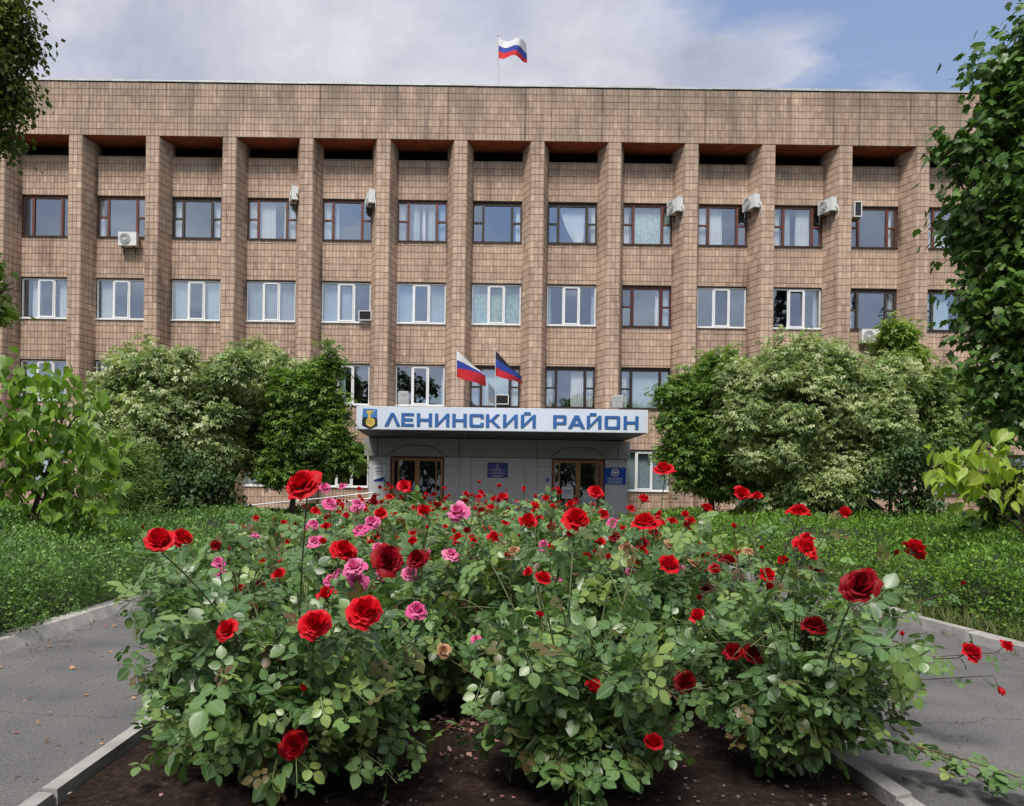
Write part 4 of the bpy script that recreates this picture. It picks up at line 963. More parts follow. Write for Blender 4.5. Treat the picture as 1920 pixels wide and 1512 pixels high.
def tree(name, label, base, bl, n, per, spread, L_, Wr, tmpl, mat, r=.12, droop=.5, flat=.55, singles=0, top=None, group=None, shell=.35, limbs=8, cat='tree', bark=None, ntw=80, tintf=None, leafname='leaf', hidden=False):
    t = thing(name, base, label, cat, group)
    C, O = crown_clusters(bl, n, shell)
    trunk_mb(base, bl, r, limbs, top, C=C, ntw=ntw).build('trunk', bark or M_BARK, t, smooth=True)
    V, Fc, P, D, Nn, Ls, ct = spray(C, O, per, spread, L_, Wr, tmpl, droop, flat)
    k = len(tmpl[0]); tn = np.mod(ct*.72+rng.uniform(0, .28, len(P)), 1)
    if tintf is not None: tn = tintf(P, tn)
    single_idx = np.zeros(len(P), bool)
    if singles:
        dist = np.linalg.norm(P-np.array([0, 0, EYE]), axis=1); infr = (np.abs(P[:, 0]*FPX/P[:, 1]-95) < 1000) & (P[:, 2] > .2)
        order = np.argsort(np.where(infr, dist+rng.uniform(0, .6, len(P)), 1e9))[:singles]; single_idx[order] = True
        tv, tf = tmpl; base_me = []
        for q in range(3):
            vv = tv.copy(); vv[:, 1] *= Wr*(.9+.1*q); vv[:, 2] *= (.8+.4*q); base_me.append(np_mesh('leaf', vv, tf, mat, ax=tv[:, 1]))
        for i in order:
            d = Vector(D[i]).normalized(); s = d.cross(Vector(Nn[i])).normalized(); nn = s.cross(d)
            M = Matrix((( d.x, s.x, nn.x, P[i, 0]), (d.y, s.y, nn.y, P[i, 1]), (d.z, s.z, nn.z, P[i, 2]), (0, 0, 0, 1))) @ Matrix.Scale(Ls[i], 4)
            link(leafname, base_me[i % 3], t, M)
    keep = ~single_idx
    if keep.sum() > 0:
        Vk = V.reshape(-1, k, 3)[keep].reshape(-1, 3)-np.array(base); Fk = (tmpl[1][None]+(np.arange(keep.sum())*k)[:, None, None]).reshape(-1, tmpl[1].shape[1])
        me = np_mesh('crown', Vk, Fk, mat, tint=np.repeat(tn[keep], k), ax=np.tile(tmpl[0][:, 1], keep.sum()))
        tag(link('crown', me, t), kind='stuff')
    return t
M_ELDER = leafmat('variegated_leaf', [(.10, .18, .055), (.21, .31, .105), (.36, .45, .20), (.53, .58, .33), (.66, .67, .46)], .55, .25, patch=.22, pscale=.8)
M_ELDERD = leafmat('pale_green_leaf', [(.09, .16, .045), (.17, .27, .075), (.28, .40, .12), (.42, .52, .20)], .55, .28, patch=.22, pscale=.8)
M_GRN = leafmat('mid_green_leaf', [(.045, .095, .018), (.085, .17, .03), (.16, .28, .05), (.27, .40, .08)], .5, .3, patch=.25, pscale=.9)
M_DGRN = leafmat('dark_green_leaf', [(.025, .055, .014), (.04, .085, .02), (.06, .12, .03)], .45, .2, patch=.2)
M_LIND = leafmat('linden_leaf', [(.045, .08, .015), (.085, .13, .024), (.16, .21, .04)], .45, .25, patch=.3)
M_MAP = leafmat('maple_leaf', [(.03, .07, .014), (.05, .115, .02), (.085, .18, .032), (.17, .29, .05)], .38, .28, vein=(.13, .20, .06), patch=.3, pscale=.9)
M_CAT = leafmat('catalpa_leaf', [(.10, .20, .022), (.16, .29, .035), (.25, .39, .06)], .42, .38, vein=(.24, .36, .10), patch=.2)
M_CATY = leafmat('yellow_green_leaf', [(.20, .32, .04), (.32, .45, .06), (.45, .56, .09)], .42, .4, vein=(.5, .6, .2), patch=.2)
M_YG = leafmat('yellow_green_tip_leaf', [(.12, .21, .03), (.2, .31, .05), (.3, .4, .08)], .5, .35)
M_SPR = leafmat('spruce_needles', [(.02, .04, .018), (.035, .065, .03)], .6, .1)

G0 = 0.0
tree('variegated_maple', 'round shrubby tree with cream edged leaves left of centre, over the hedge', (at(300, 1000, 23.5).x, 23.5, G0),
     blobs_px([(225, 790, 75, 75), (310, 745, 95, 78), (250, 860, 95, 70), (385, 800, 80, 90), (425, 705, 48, 42), (345, 690, 34, 32), (455, 665+20, 20, 26), (260, 700, 45, 36), (185, 735, 40, 32), (375, 870, 75, 55), (180, 820, 45, 50), (300, 815, 100, 80)], 23.5),
     3300, 8, .15, .20, 1.0, TRI, M_ELDER, .12, singles=0, limbs=24, group=None, shell=.55)
tree('variegated_maple', 'taller pale topped tree with forked dark trunk, left of the sign', (at(425, 985, 25.5).x, 25.5, G0),
     blobs_px([(470, 740, 85, 70), (530, 710, 62, 48), (455, 690, 38, 34), (520, 790, 70, 65), (480, 850, 60, 45), (400, 770, 50, 60), (505, 675, 22, 22)], 25.5),
     1800, 8, .15, .20, 1.0, TRI, M_ELDER, .15, limbs=18, shell=.55)
tree('green_maple', 'deep green layered tree touching the left end of the name sign', (at(545, 985, 24.5).x, 24.5, G0),
     blobs_px([(560, 800, 82, 80), (588, 752, 36, 34), (600, 860, 62, 52), (612, 700, 18, 34), (535, 880, 60, 38), (628, 800, 20, 38), (560, 730, 40, 30)], 24.5),
     2200, 8, .19, .23, 1.0, TRI, M_GRN, .12, limbs=18, shell=.5, droop=.35, flat=.35)
tree('lilac_bush', 'dark green broad leaved bush under the pale tree, behind the left hedge', (at(345, 1000, 21).x, 21, G0),
     blobs_px([(330, 910, 75, 62), (390, 930, 45, 48), (270, 930, 50, 45)], 21), 1300, 7, .15, .12, .6, FOLD, M_DGRN, .05, limbs=9, cat='bush', shell=.4)
tree('willow_bush', 'light green narrow leaved bush between catalpa and dark lilac, left', (at(235, 1000, 18).x, 18, G0),
     blobs_px([(235, 905, 48, 70), (265, 950, 40, 45), (190, 900, 34, 60), (225, 860, 30, 40)], 18), 900, 8, .14, .13, .2, FOLD, M_ELDERD, .04, limbs=9, cat='bush', shell=.3, droop=.1)
tree('green_maple', 'dark green tree just right of the name sign with fresh green tip', (at(1335, 990, 24.5).x, 24.5, G0),
     blobs_px([(1310, 770, 72, 68), (1345, 710, 46, 42), (1300, 850, 62, 70), (1370, 800, 52, 80), (1270, 745, 34, 24), (1350, 900, 60, 45)], 24.5),
     2300, 8, .19, .22, 1.0, TRI, M_GRN, .12, limbs=16, shell=.5, droop=.35, flat=.4)
tree('variegated_maple', 'largest pale cream leaved tree right of the sign, broad and dense', (at(1540, 1000, 23).x, 23, G0),
     blobs_px([(1500, 760, 110, 100), (1430, 710, 70, 55), (1550, 708, 75, 50), (1510, 672, 32, 40), (1622, 790, 78, 84), (1450, 850, 85, 62), (1560, 880, 90, 62), (1678, 722, 44, 56), (1400, 780, 60, 70), (1500, 930, 95, 40), (1380, 715, 35, 30), (1650, 860, 55, 55)], 23),
     4600, 8, .15, .19, 1.0, TRI, M_ELDER, .14, limbs=26, shell=.6)
tree('variegated_maple', 'smaller pale leaved tree half behind the big maple on the right', (at(1735, 1000, 25.5).x, 25.5, G0),
     blobs_px([(1740, 760, 75, 62), (1800, 750, 55, 50), (1720, 830, 70, 48), (1690, 740, 50, 60), (1790, 820, 48, 40)], 25.5),
     1900, 8, .17, .20, 1.0, TRI, M_ELDERD, .1, limbs=12, shell=.5)
tree('young_maple', 'yellow green treetop reaching up beside the lower air conditioner on the right', (at(1668, 1000, 24.5).x, 24.5, G0),
     blobs_px([(1682, 650, 28, 34), (1695, 690, 36, 42), (1680, 622, 14, 14)], 24.5), 420, 8, .15, .24, 1.0, TRI, M_YG, .07, limbs=8, shell=.2)
tree('plum_tree', 'small dark tree with black trunk and broad leaves before the ground floor windows', (at(1722, 1000, 20).x, 20, G0),
     blobs_px([(1700, 900, 60, 40), (1740, 865, 62, 34), (1780, 880, 45, 30), (1715, 955, 58, 26)], 20), 330, 7, .17, .15, .55, FOLD, M_DGRN, .11, limbs=16, shell=.2)
tree('linden_tree', 'dark leaved linden hanging into the upper left corner', (-10.2, 12.0, G0),
     blobs_px([(-20, 60, 72, 105), (-25, 215, 75, 75), (-90, 120, 130, 170), (10, 270, 36, 26), (-80, -60, 120, 110), (25, 95, 25, 14), (20, 10, 30, 25)], 12), 2300, 9, .12, .085, .8, FOLD, M_LIND, .2, limbs=18, shell=.55, singles=200, flat=.8)
tree('young_maple', 'thin yellowish green branches at the left edge beside the second floor windows', (-9.2, 13.5, G0),
     blobs_px([(-5, 575, 30, 26), (-25, 500, 34, 26), (8, 592, 26, 12), (-60, 600, 50, 90), (28, 535, 14, 8)], 13.5), 95, 7, .12, .16, .9, MAPLE, M_YG, .07, limbs=12, shell=.2, singles=150)
tree('catalpa_tree', 'young catalpa with big heart shaped leaves rising from the left hedge', (at(45, 1060, 11).x, 11, G0),
     blobs_px([(60, 790, 90, 62), (120, 735, 55, 40), (50, 710, 40, 32), (140, 850, 72, 40), (60, 900, 95, 50), (150, 940, 75, 42), (-20, 850, 70, 110), (165, 775, 22, 30), (190, 990, 40, 18), (100, 980, 60, 20)], 11), 235, 3, .19, .185, .82, HEART, M_CAT, .06, limbs=22, shell=.3, singles=300, droop=.65, flat=.8, bark=M_BARK)
tree('maple_tree', 'tall dense maple filling the right edge of the view', (at(1980, 1000, 10.8).x, 10.8, G0),
     blobs_px([(1893, 380, 105, 110), (1825, 290, 58, 46), (1900, 150, 54, 56), (1905, 500, 88, 120), (1912, 640, 74, 110), (1918, 760, 60, 90), (1980, 300, 130, 230), (1990, 600, 120, 250), (1898, 230, 66, 60), (1888, 410, 58, 62), (1900, 700, 56, 62), (1990, 80, 110, 60)], 10.5),
     3100, 6, .17, .122, .95, MAPLE, M_MAP, .16, limbs=22, shell=.62, singles=300, droop=.75, flat=.6)
tree('catalpa_tree', 'bright yellow green catalpa branch with big leaves at the right edge', (at(1990, 1080, 9.6).x, 9.6, G0),
     blobs_px([(1815, 875, 50, 34), (1860, 850, 40, 24), (1795, 905, 42, 28), (1760, 878, 20, 12), (1880, 895, 40, 30), (1830, 930, 30, 14), (1915, 940, 30, 25)], 9.6), 50, 3, .13, .18, .82, HEART, M_CATY, .05, limbs=12, shell=.2, singles=138, droop=.6, flat=.8, ntw=40)
tree('green_maple', 'low green tree in shade under the maple at the far right', (at(1900, 1010, 13).x, 13, G0),
     blobs_px([(1905, 940, 42, 62), (1890, 1000, 50, 30), (1870, 1010, 40, 20)], 13), 260, 7, .15, .15, .9, MAPLE, M_GRN, .06, limbs=8, shell=.3)
# trees that stand behind the camera and show only in the window glass
def spruce(x, y, h, lab, n=2600):
    t = thing('spruce_tree', (x, y, 0), lab, 'tree', 'spruces across the square'); m = MB(); m.tube([(x, y, 0), (x, y, h)], .3, .03, 7); m.build('trunk', M_BARK, t)
    z = rng.uniform(.08, 1, n)**1.0; r = (1-z)*h*.24*rng.uniform(.35, 1, n)+.08; lay = np.sin(z*h*4.2)*.18; a = rng.uniform(0, 6.28, n)
    P = np.stack([x+np.cos(a)*r*(1+lay), y+np.sin(a)*r*(1+lay), z*h-r*.25], -1); D = np.stack([np.cos(a), np.sin(a), -.35+0*a], -1)+rng.normal(0, .2, (n, 3))
    V, Fc = leaf_arrays(P, D, np.tile([0, 0, 1.0], (n, 1)), np.clip((1-z)*2.2, .35, 1.6), .45, FOLD); V = V-np.array([x, y, 0])
    tag(link('crown', np_mesh('crown', V, Fc, M_SPR, tint=np.repeat(rng.uniform(0, 1, n), 5)), t), kind='stuff')
spruce(29.5, -11, 22, 'tall dark spruce mirrored in a middle floor window on the right'); spruce(42, -13, 24, 'dark spruce mirrored in the last middle floor windows')
p_sp = at(1512, 1000, 28.6); spruce(p_sp.x, 28.6, 7.1, 'small spruce tip showing above the big pale maple', 1500)
for x, h in ((-6.0, 14.6), (-11.5, 11.5), (6, 9.0), (15, 9.8), (-20, 9.5), (-30, 12)):
    tree('broad_tree', 'broad dark tree across the square, mirrored in the lower windows', (x, -11, 0), [(Vector((x, -11, h*.66)), 3.6, 3.0, h*.34, 1), (Vector((x+1.5, -11, h*.42)), 3.4, 3.0, h*.3, 1)], 520, 6, .35, .55, .8, FOLD, M_DGRN, .25, limbs=8, shell=.4, group='broad trees across the square', ntw=10)

# ------------------------------------------------------------------ roses
M_RLEAF = leafmat('rose_leaf', [(.050, .110, .034), (.080, .158, .048), (.120, .218, .066), (.172, .285, .085), (.30, .39, .09)], .36, .24, vein=(.19, .29, .13), back=(1.15, 1.15, 1.2), patch=.16, pscale=2.6, spec=.5)
M_RLEAFR = leafmat('young_red_leaf', [(.11, .06, .03), (.14, .12, .04), (.10, .15, .05)], .36, .3, vein=(.16, .14, .06), patch=.1)
def petalmat(name, c0, c1, c2):
    m, nt, b, N, L = newmat(name)
    at_ = N('ShaderNodeAttribute'); at_.attribute_name = 'tint'; oi = N('ShaderNodeObjectInfo')
    s = mth(N, L, 'ADD', mth(N, L, 'MULTIPLY', at_.outputs['Fac'], .75), mth(N, L, 'MULTIPLY', oi.outputs['Random'], .25))
    col = rmp(N, L, s, [(0, c0), (.5, c1), (1, c2)]); L(col, b.inputs['Base Color']); b.inputs['Roughness'].default_value = .55
    b.inputs['Specular IOR Level'].default_value = .25
    tr = N('ShaderNodeBsdfTranslucent'); L(col, tr.inputs['Color']); mx = N('ShaderNodeMixShader'); mx.inputs[0].default_value = .28
    L(b.outputs[0], mx.inputs[1]); L(tr.outputs[0], mx.inputs[2]); L(mx.outputs[0], nt.nodes['Material Output'].inputs[0]); return m
M_PRED = petalmat('red_petal', (.40, .001, .004), (.62, .003, .010), (.78, .008, .03))
M_PDRK = petalmat('dark_red_petal', (.12, .001, .004), (.26, .002, .008), (.40, .004, .014))
M_PPNK = petalmat('pink_petal', (.62, .035, .20), (.76, .11, .33), (.86, .36, .52))
M_PTAN = petalmat('withered_petal', (.42, .10, .06), (.55, .28, .15), (.62, .42, .25))
M_CALYX = plain('green_calyx', (.09, .15, .05), .5, .2)
def petals(V, Fc, TN, n, r, h, curl, closed, ragged, seed, rot0):
    rr = random.Random(seed); NU, NV = 6, 5
    for k in range(n):
        phi0 = rot0+2*math.pi*k/n+rr.uniform(-.15, .15); wid = 2*math.pi/n*rr.uniform(.8, 1.0)+.35; hh = h*rr.uniform(.9, 1.1); rk = r*rr.uniform(.84, 1.16); cu = curl*rr.uniform(.2, 1.7)
        base = len(V); tone = rr.uniform(0, .45)
        for i in range(NU+1):
            u = i/NU
            for j in range(NV+1):
                v = j/NV*2-1; edge = abs(v)
                uu = u*(1-.16*edge**3); ww = wid*.5*(math.sin(min(1, uu*1.25)*math.pi/2)**.6)
                rho = rk*(math.sin(uu*math.pi/2)**.85)*(1+(.0 if not closed else -.25*uu)); z = hh*(uu**1.25)
                if u > .75: q = (u-.75)/.25; rho += cu*rk*.35*q; z -= cu*.22*q*q*(.6+.4*edge)
                rho *= 1-.05*edge**2+ragged*rr.uniform(-.2, .2)*u; z += ragged*rr.uniform(-.2, .2)*u+.05*math.sin(v*5+k*2)*u*u; rho *= 1+.05*math.sin(v*6+k*3)*u*u
                a = phi0+v*ww; V.append((rho*math.cos(a), rho*math.sin(a), z)); TN.append(min(1, tone+.5*u**2+rr.uniform(0, .06)))
        for i in range(NU):
            for j in range(NV): a = base+i*(NV+1)+j; Fc.append((a, a+1, a+NV+2, a+NV+1))
def bloom_mesh(kind, seed):
    V, Fc, TN = [], [], []; rr = random.Random(seed)
    if kind == 'open': layers = [(3, .10, .98, 0, 1, 0), (3, .19, 1.0, .1, 1, 0), (4, .29, .99, .3, 1, .0), (5, .41, .95, .5, 0, .01), (5, .53, .88, .7, 0, .015), (6, .67, .76, .9, 0, .02), (6, .82, .58, 1.0, 0, .02), (6, .93, .34, .8, 0, .03)]
    elif kind == 'cup': layers = [(3, .11, 1.12, 0, 1, 0), (3, .21, 1.14, .1, 1, 0), (4, .33, 1.12, .3, 1, 0), (5, .46, 1.08, .5, 0, .01), (5, .60, .98, .8, 0, .02), (6, .74, .74, 1.0, 0, .02)]
    elif kind == 'bud': layers = [(3, .22, 1.15, 0, 1, 0), (3, .34, 1.1, .1, 1, 0), (4, .44, .95, .4, 0, .02)]
    else: layers = [(5, .28, .75, .4, 0, .28), (6, .48, .68, .6, 0, .34), (7, .7, .5, .9, 0, .36), (7, .88, .3, 1.0, 0, .36), (6, .92, .05, .8, 0, .3)]
    r0 = 0; lean = rr.uniform(0, 6.28); la = rr.uniform(.03, .16)
    for l in layers: petals(V, Fc, TN, l[0], l[1], l[2], l[3], l[4], l[5], rr.random(), r0); r0 += rr.uniform(.6, 1.1)
    zs = {'open': 1.28, 'cup': 1.15, 'bud': 1.1, 'rag': 1.35}[kind]
    V = [(x, y, z*zs) for x, y, z in V]
    V = [(x*(1+la*.6*math.cos(lean))+la*.8*math.cos(lean)*max(z, 0), y*(1-la*.5)+la*.8*math.sin(lean)*max(z, 0), z) for x, y, z in V]
    nf = len(Fc); mi = [0]*nf
    # calyx and sepals
    b = len(V); ring_ = 8
    for (z, r) in ((-.22, .08), (-.12, .17), (0.0, .16), (.06, .12)):
        for k in range(ring_): a = 2*math.pi*k/ring_; V.append((r*math.cos(a), r*math.sin(a), z)); TN.append(0)
    for q in range(3):
        for k in range(ring_): i0 = b+q*ring_+k; i1 = b+q*ring_+(k+1) % ring_; Fc.append((i0, i1, i1+ring_, i0+ring_)); mi.append(1)
    for k in range(5):
        a = 2*math.pi*k/5+.3; c, s = math.cos(a), math.sin(a); n0 = len(V); dn = rr.uniform(-.25, .1)
        for (rd, w_, z) in ((.12, .0, -.02), (.3, .08, .0+dn*.4), (.58, 0, dn), (.3, -.08, .0+dn*.4)): V.append((rd*c-w_*s, rd*s+w_*c, z)); TN.append(0)
        Fc.append((n0, n0+1, n0+2, n0+3)); mi.append(1)
    return np.array(V), np.array(Fc), np.array(TN), np.array(mi)
BL = {k: [bloom_mesh(k, s*7+i*3) for s in range(4 if k != 'bud' else 2)] for i, k in enumerate(('open', 'cup', 'bud', 'rag'))}
COLM = {'r': M_PRED, 'd': M_PDRK, 'p': M_PPNK, 't': M_PTAN}
BME = {}
def bloom_me(kind, v, c):
    k = (kind, v, c)
    if k not in BME:
        V, Fc, TN, mi = BL[kind][v]; BME[k] = np_mesh('bloom', V, Fc, [COLM[c], M_CALYX], tint=TN, mi=mi, smooth=True)
    return BME[k]
def compound(seed, five=True):
    rr = random.Random(seed); tv, tf = HEX; V = []; Fc = []; A = []
    def leaflet(px, py, ang, L_, W_, roll):
        n = len(V); c, s = math.cos(ang), math.sin(ang)
        for (a, b, z) in tv:
            x, y, zz = b*W_, a*L_, z*L_
            zz2 = zz+x*math.sin(roll); x2 = x*math.cos(roll)
            V.append((px+x2*c+y*s, py-x2*s+y*c, zz2-.25*(py+y*c)**2/.15*.3)); A.append(b)
        for f in tf: Fc.append(tuple(n+i for i in f))
    R_ = .10; leaflet(0, R_, rr.uniform(-.2, .2), .066, .052, rr.uniform(-.3, .3))
    for t, L_ in ((.74, .058), (.36, .046))[:2 if five else 1]:
        for sg in (1, -1): leaflet(sg*.006, R_*t, sg*rr.uniform(1.0, 1.35), L_*rr.uniform(.9, 1.1), L_*.78, rr.uniform(-.35, .35))
    n = len(V)
    for (x, y) in ((-.0014, 0), (.0014, 0), (.0010, R_), (-.0010, R_)): V.append((x, y, -.002-.25*y*y/.15*.3)); A.append(.3)
    Fc.append((n, n+1, n+2)); Fc.append((n, n+2, n+3))
    return np.array(V), np.array(Fc), np.array(A)
CMP = [compound(i, i != 4) for i in range(5)]
CME = [np_mesh('leaf', V, Fc, M_RLEAF, ax=A) for V, Fc, A in CMP]; CMER = [np_mesh('leaf', V, Fc, M_RLEAFR, ax=A) for V, Fc, A in CMP[:2]]

def frame(d, n):
    """matrix whose Y runs along d and whose Z is close to n"""
    d = d.normalized(); x = d.cross(n)
    if x.length < 1e-3: x = d.cross(Vector((1, 0, .1)))
    x.normalize(); z = x.cross(d)
    return Matrix(((x.x, d.x, z.x, 0), (x.y, d.y, z.y, 0), (x.z, d.z, z.z, 0), (0, 0, 0, 1)))
def bez(a, b, c, n):
    return [a*(1-t)**2+b*2*t*(1-t)+c*t*t for t in (i/n for i in range(n+1))]
# blooms measured in the photograph: px, py, width, kind, colour (r red, d dark red, p pink, t withered)
FL = [(563, 905, 58, 'open', 'r'), (299, 1011, 56, 'open', 'r'), (342, 1008, 38, 'open', 'r'), (647, 1031, 46, 'open', 'r'), (730, 1046, 54, 'open', 'd'), (781, 1047, 40, 'open', 'd'), (612, 1116, 38, 'cup', 'r'), (592, 1167, 58, 'open', 'r'),
 (685, 1143, 66, 'open', 'r'), (424, 1180, 38, 'open', 'r'), (524, 1079, 30, 'cup', 'r'), (487, 1096, 24, 'cup', 'r'), (451, 1106, 26, 'cup', 'r'), (475, 1140, 26, 'cup', 'd'), (407, 1025, 32, 'cup', 'd'), (571, 1292, 30, 'bud', 'r'), (551, 1394, 48, 'open', 'r'),
 (797, 958, 34, 'cup', 'r'), (989, 978, 36, 'cup', 'r'), (1083, 972, 46, 'open', 'r'), (1116, 921, 28, 'open', 'r'), (1207, 977, 46, 'open', 'r'), (1246, 877, 34, 'open', 'r'), (1253, 1060, 46, 'cup', 'r'), (1018, 1086, 36, 'cup', 'r'), (1013, 1153, 28, 'bud', 'r'),
 (1140, 1046, 24, 'bud', 'r'), (1114, 1291, 42, 'cup', 'r'), (1225, 1393, 42, 'cup', 'r'), (1288, 1277, 38, 'open', 'd'), (1310, 1156, 36, 'cup', 'r'), (1311, 1122, 24, 'bud', 'd'), (1376, 1222, 44, 'open', 'd'), (1415, 1224, 42, 'open', 'd'),
 (1524, 1170, 44, 'open', 'd'), (1438, 1078, 34, 'cup', 'r'), (1441, 1102, 30, 'bud', 'd'), (1512, 1026, 42, 'open', 'r'), (1613, 1096, 58, 'open', 'd'), (1628, 1076, 26, 'cup', 'r'), (1717, 1028, 46, 'open', 'r'), (1680, 1038, 22, 'bud', 'd'), (1582, 961, 30, 'cup', 'r'),
 (1497, 958, 36, 'open', 'r'), (1390, 925, 34, 'cup', 'r'), (1420, 932, 24, 'cup', 'r'), (1325, 954, 28, 'cup', 'r'), (1821, 1220, 38, 'open', 'r'), (1888, 1210, 26, 'open', 'r'), (1875, 1293, 30, 'bud', 'r'), (1804, 1095, 18, 'bud', 'd'), (1468, 1053, 26, 'cup', 'r'),
 (1367, 1050, 30, 'open', 'd'), (1340, 1068, 26, 'cup', 'r'), (1325, 1102, 26, 'open', 'd'), (759, 909, 24, 'open', 'r'), (1207, 937, 26, 'cup', 'r'), (860, 1010, 26, 'open', 'r'), (618, 942, 26, 'rag', 'p'), (675, 990, 30, 'rag', 'p'), (697, 975, 28, 'rag', 'p'),
 (856, 957, 36, 'rag', 'p'), (663, 1058, 40, 'rag', 'p'), (670, 1084, 36, 'rag', 'p'), (846, 1037, 30, 'rag', 'p'), (783, 1141, 36, 'rag', 'p'), (892, 1198, 20, 'rag', 'p'), (590, 1012, 26, 'rag', 'p'), (768, 1072, 30, 'rag', 'p'), (720, 1075, 24, 'rag', 'p'),
 (620, 1085, 26, 'rag', 'p'), (410, 1070, 20, 'rag', 'p'), (1275, 1066, 20, 'rag', 'p'), (832, 1218, 26, 'rag', 't'), (868, 1131, 16, 'rag', 't'), (895, 1138, 16, 'rag', 't'), (714, 964, 28, 'cup', 'r'), (704, 1005, 22, 'cup', 'r'), (668, 948, 22, 'rag', 'p'),
 (608, 912, 20, 'rag', 'p'), (642, 914, 18, 'rag', 'p'), (701, 942, 22, 'cup', 'd'), (1148, 977, 20, 'rag', 'p'), (1049, 1078, 18, 'rag', 'p'), (1183, 1071, 18, 'rag', 'p'), (268, 992, 12, 'bud', 'd'), (1131, 965, 24, 'cup', 'r'), (1070, 945, 20, 'cup', 'r'), (1260, 978, 20, 'cup', 'r'),
 (1232, 1006, 22, 'cup', 'r'), (1158, 985, 20, 'bud', 'r'), (1377, 988, 20, 'bud', 'r'), (1427, 1028, 18, 'bud', 'r'), (913, 990, 20, 'cup', 'r'), (943, 934, 20, 'open', 'r'), (912, 963, 16, 'bud', 'd'), (821, 952, 14, 'bud', 'd'), (1295, 978, 22, 'cup', 'r'), (1066, 995, 18, 'cup', 'r'),
 (1692, 1190, 18, 'bud', 'r'), (1035, 990, 22, 'cup', 'r'), (1090, 1000, 18, 'cup', 'd'), (1020, 1022, 20, 'rag', 'p'), (940, 1003, 16, 'cup', 'r'), (1175, 1030, 14, 'bud', 'd'), (962, 1120, 14, 'bud', 'r'), (860, 985, 16, 'cup', 'r'), (742, 1020, 14, 'cup', 'r'), (786, 1012, 14, 'cup', 'r')]
BUSHES = [  # x, y, height, radius, leaf count, canes, label
 (-1.27, 3.95, 1.02, .36, 300, 10, 'outermost left rose bush with two tall canes topped by paired red roses'),
 (-.76, 3.55, 1.0, .62, 740, 24, 'full front rose bush left of the petal strewn gap, large red roses'),
 (.55, 3.52, 1.0, .48, 660, 20, 'front rose bush in the middle with two low red roses'),
 (1.70, 3.84, 1.02, .53, 620, 18, 'front right rose bush with a dark red double rose at its top'),
 (-.30, 4.75, 1.25, .60, 620, 18, 'rose bush behind the petal strewn gap with withered tan blooms'),
 (-1.50, 5.3, 1.12, .50, 380, 13, 'rose bush by the left kerb with small dark red blooms'),
 (.50, 5.0, 1.30, .58, 560, 17, 'second row rose bush behind the middle front one'),
 (1.20, 5.05, 1.25, .56, 540, 16, 'second row rose bush behind the bare soil right of the middle'),
 (2.0, 5.2, 1.16, .58, 420, 14, 'tall bronze leaved rose bush near the right kerb'),
 (-.95, 5.9, 1.32, .58, 460, 16, 'rose bush with one big red rose raised against the green maple'),
 (-.05, 6.0, 1.36, .58, 460, 16, 'third row rose bush in line with the left doors'),
 (.90, 6.1, 1.36, .58, 460, 16, 'third row rose bush in line with the right doors'),
 (1.75, 6.4, 1.18, .58, 380, 14, 'third row rose bush nearest the right kerb'),
 (-1.55, 6.6, 1.2, .52, 380, 14, 'third row rose bush nearest the left kerb, pink blooms'),
]
RB = []
for (x, y, h, r, nl, nc, lab) in BUSHES:
    t = thing('rose_bush', (x, y, .05), lab, 'rose bush', 'rose bushes in the front rows of the bed'); RB.append(dict(t=t, p=Vector((x, y, .05)), h=h, r=r, nl=nl, nc=nc, leaves=[], canes=[], blooms=[]))
def add_leaf(b, p, d, n, s=1.0, young=False): b['leaves'].append((p, d, n, s, young))
def leaves_along(b, pts, f0, step, s0=1.12, dens=1.0, young_tip=True):
    """leaves at nodes down a cane"""
    acc = 0.0; ang = random.uniform(0, 6.28); tot = sum((pts[i+1]-pts[i]).length for i in range(len(pts)-1)); run = 0
    for i in range(len(pts)-1):
        seg = pts[i+1]-pts[i]; l = seg.length; t = 0
        while acc+l-t >= step:
            t += step-acc; acc = 0; p = pts[i]+seg*(t/l); f = (run+t)/tot
            if f >= f0 and random.random() < dens:
                ang += 2.4+random.uniform(-.3, .3); dirn = seg.normalized(); a = dirn.orthogonal().normalized(); c_ = dirn.cross(a)
                d = (a*math.cos(ang)+c_*math.sin(ang))+dirn*random.uniform(.1, .6)+Vector((0, 0, random.uniform(-.55, .2)))
                n = Vector((random.gauss(0, .35), random.gauss(-.25, .35), 1))
                add_leaf(b, p, d, n, s0*random.uniform(.75, 1.2)*(1 if f < .8 else .75), young_tip and f > .88 and random.random() < .25)
        acc += l-t; run += l
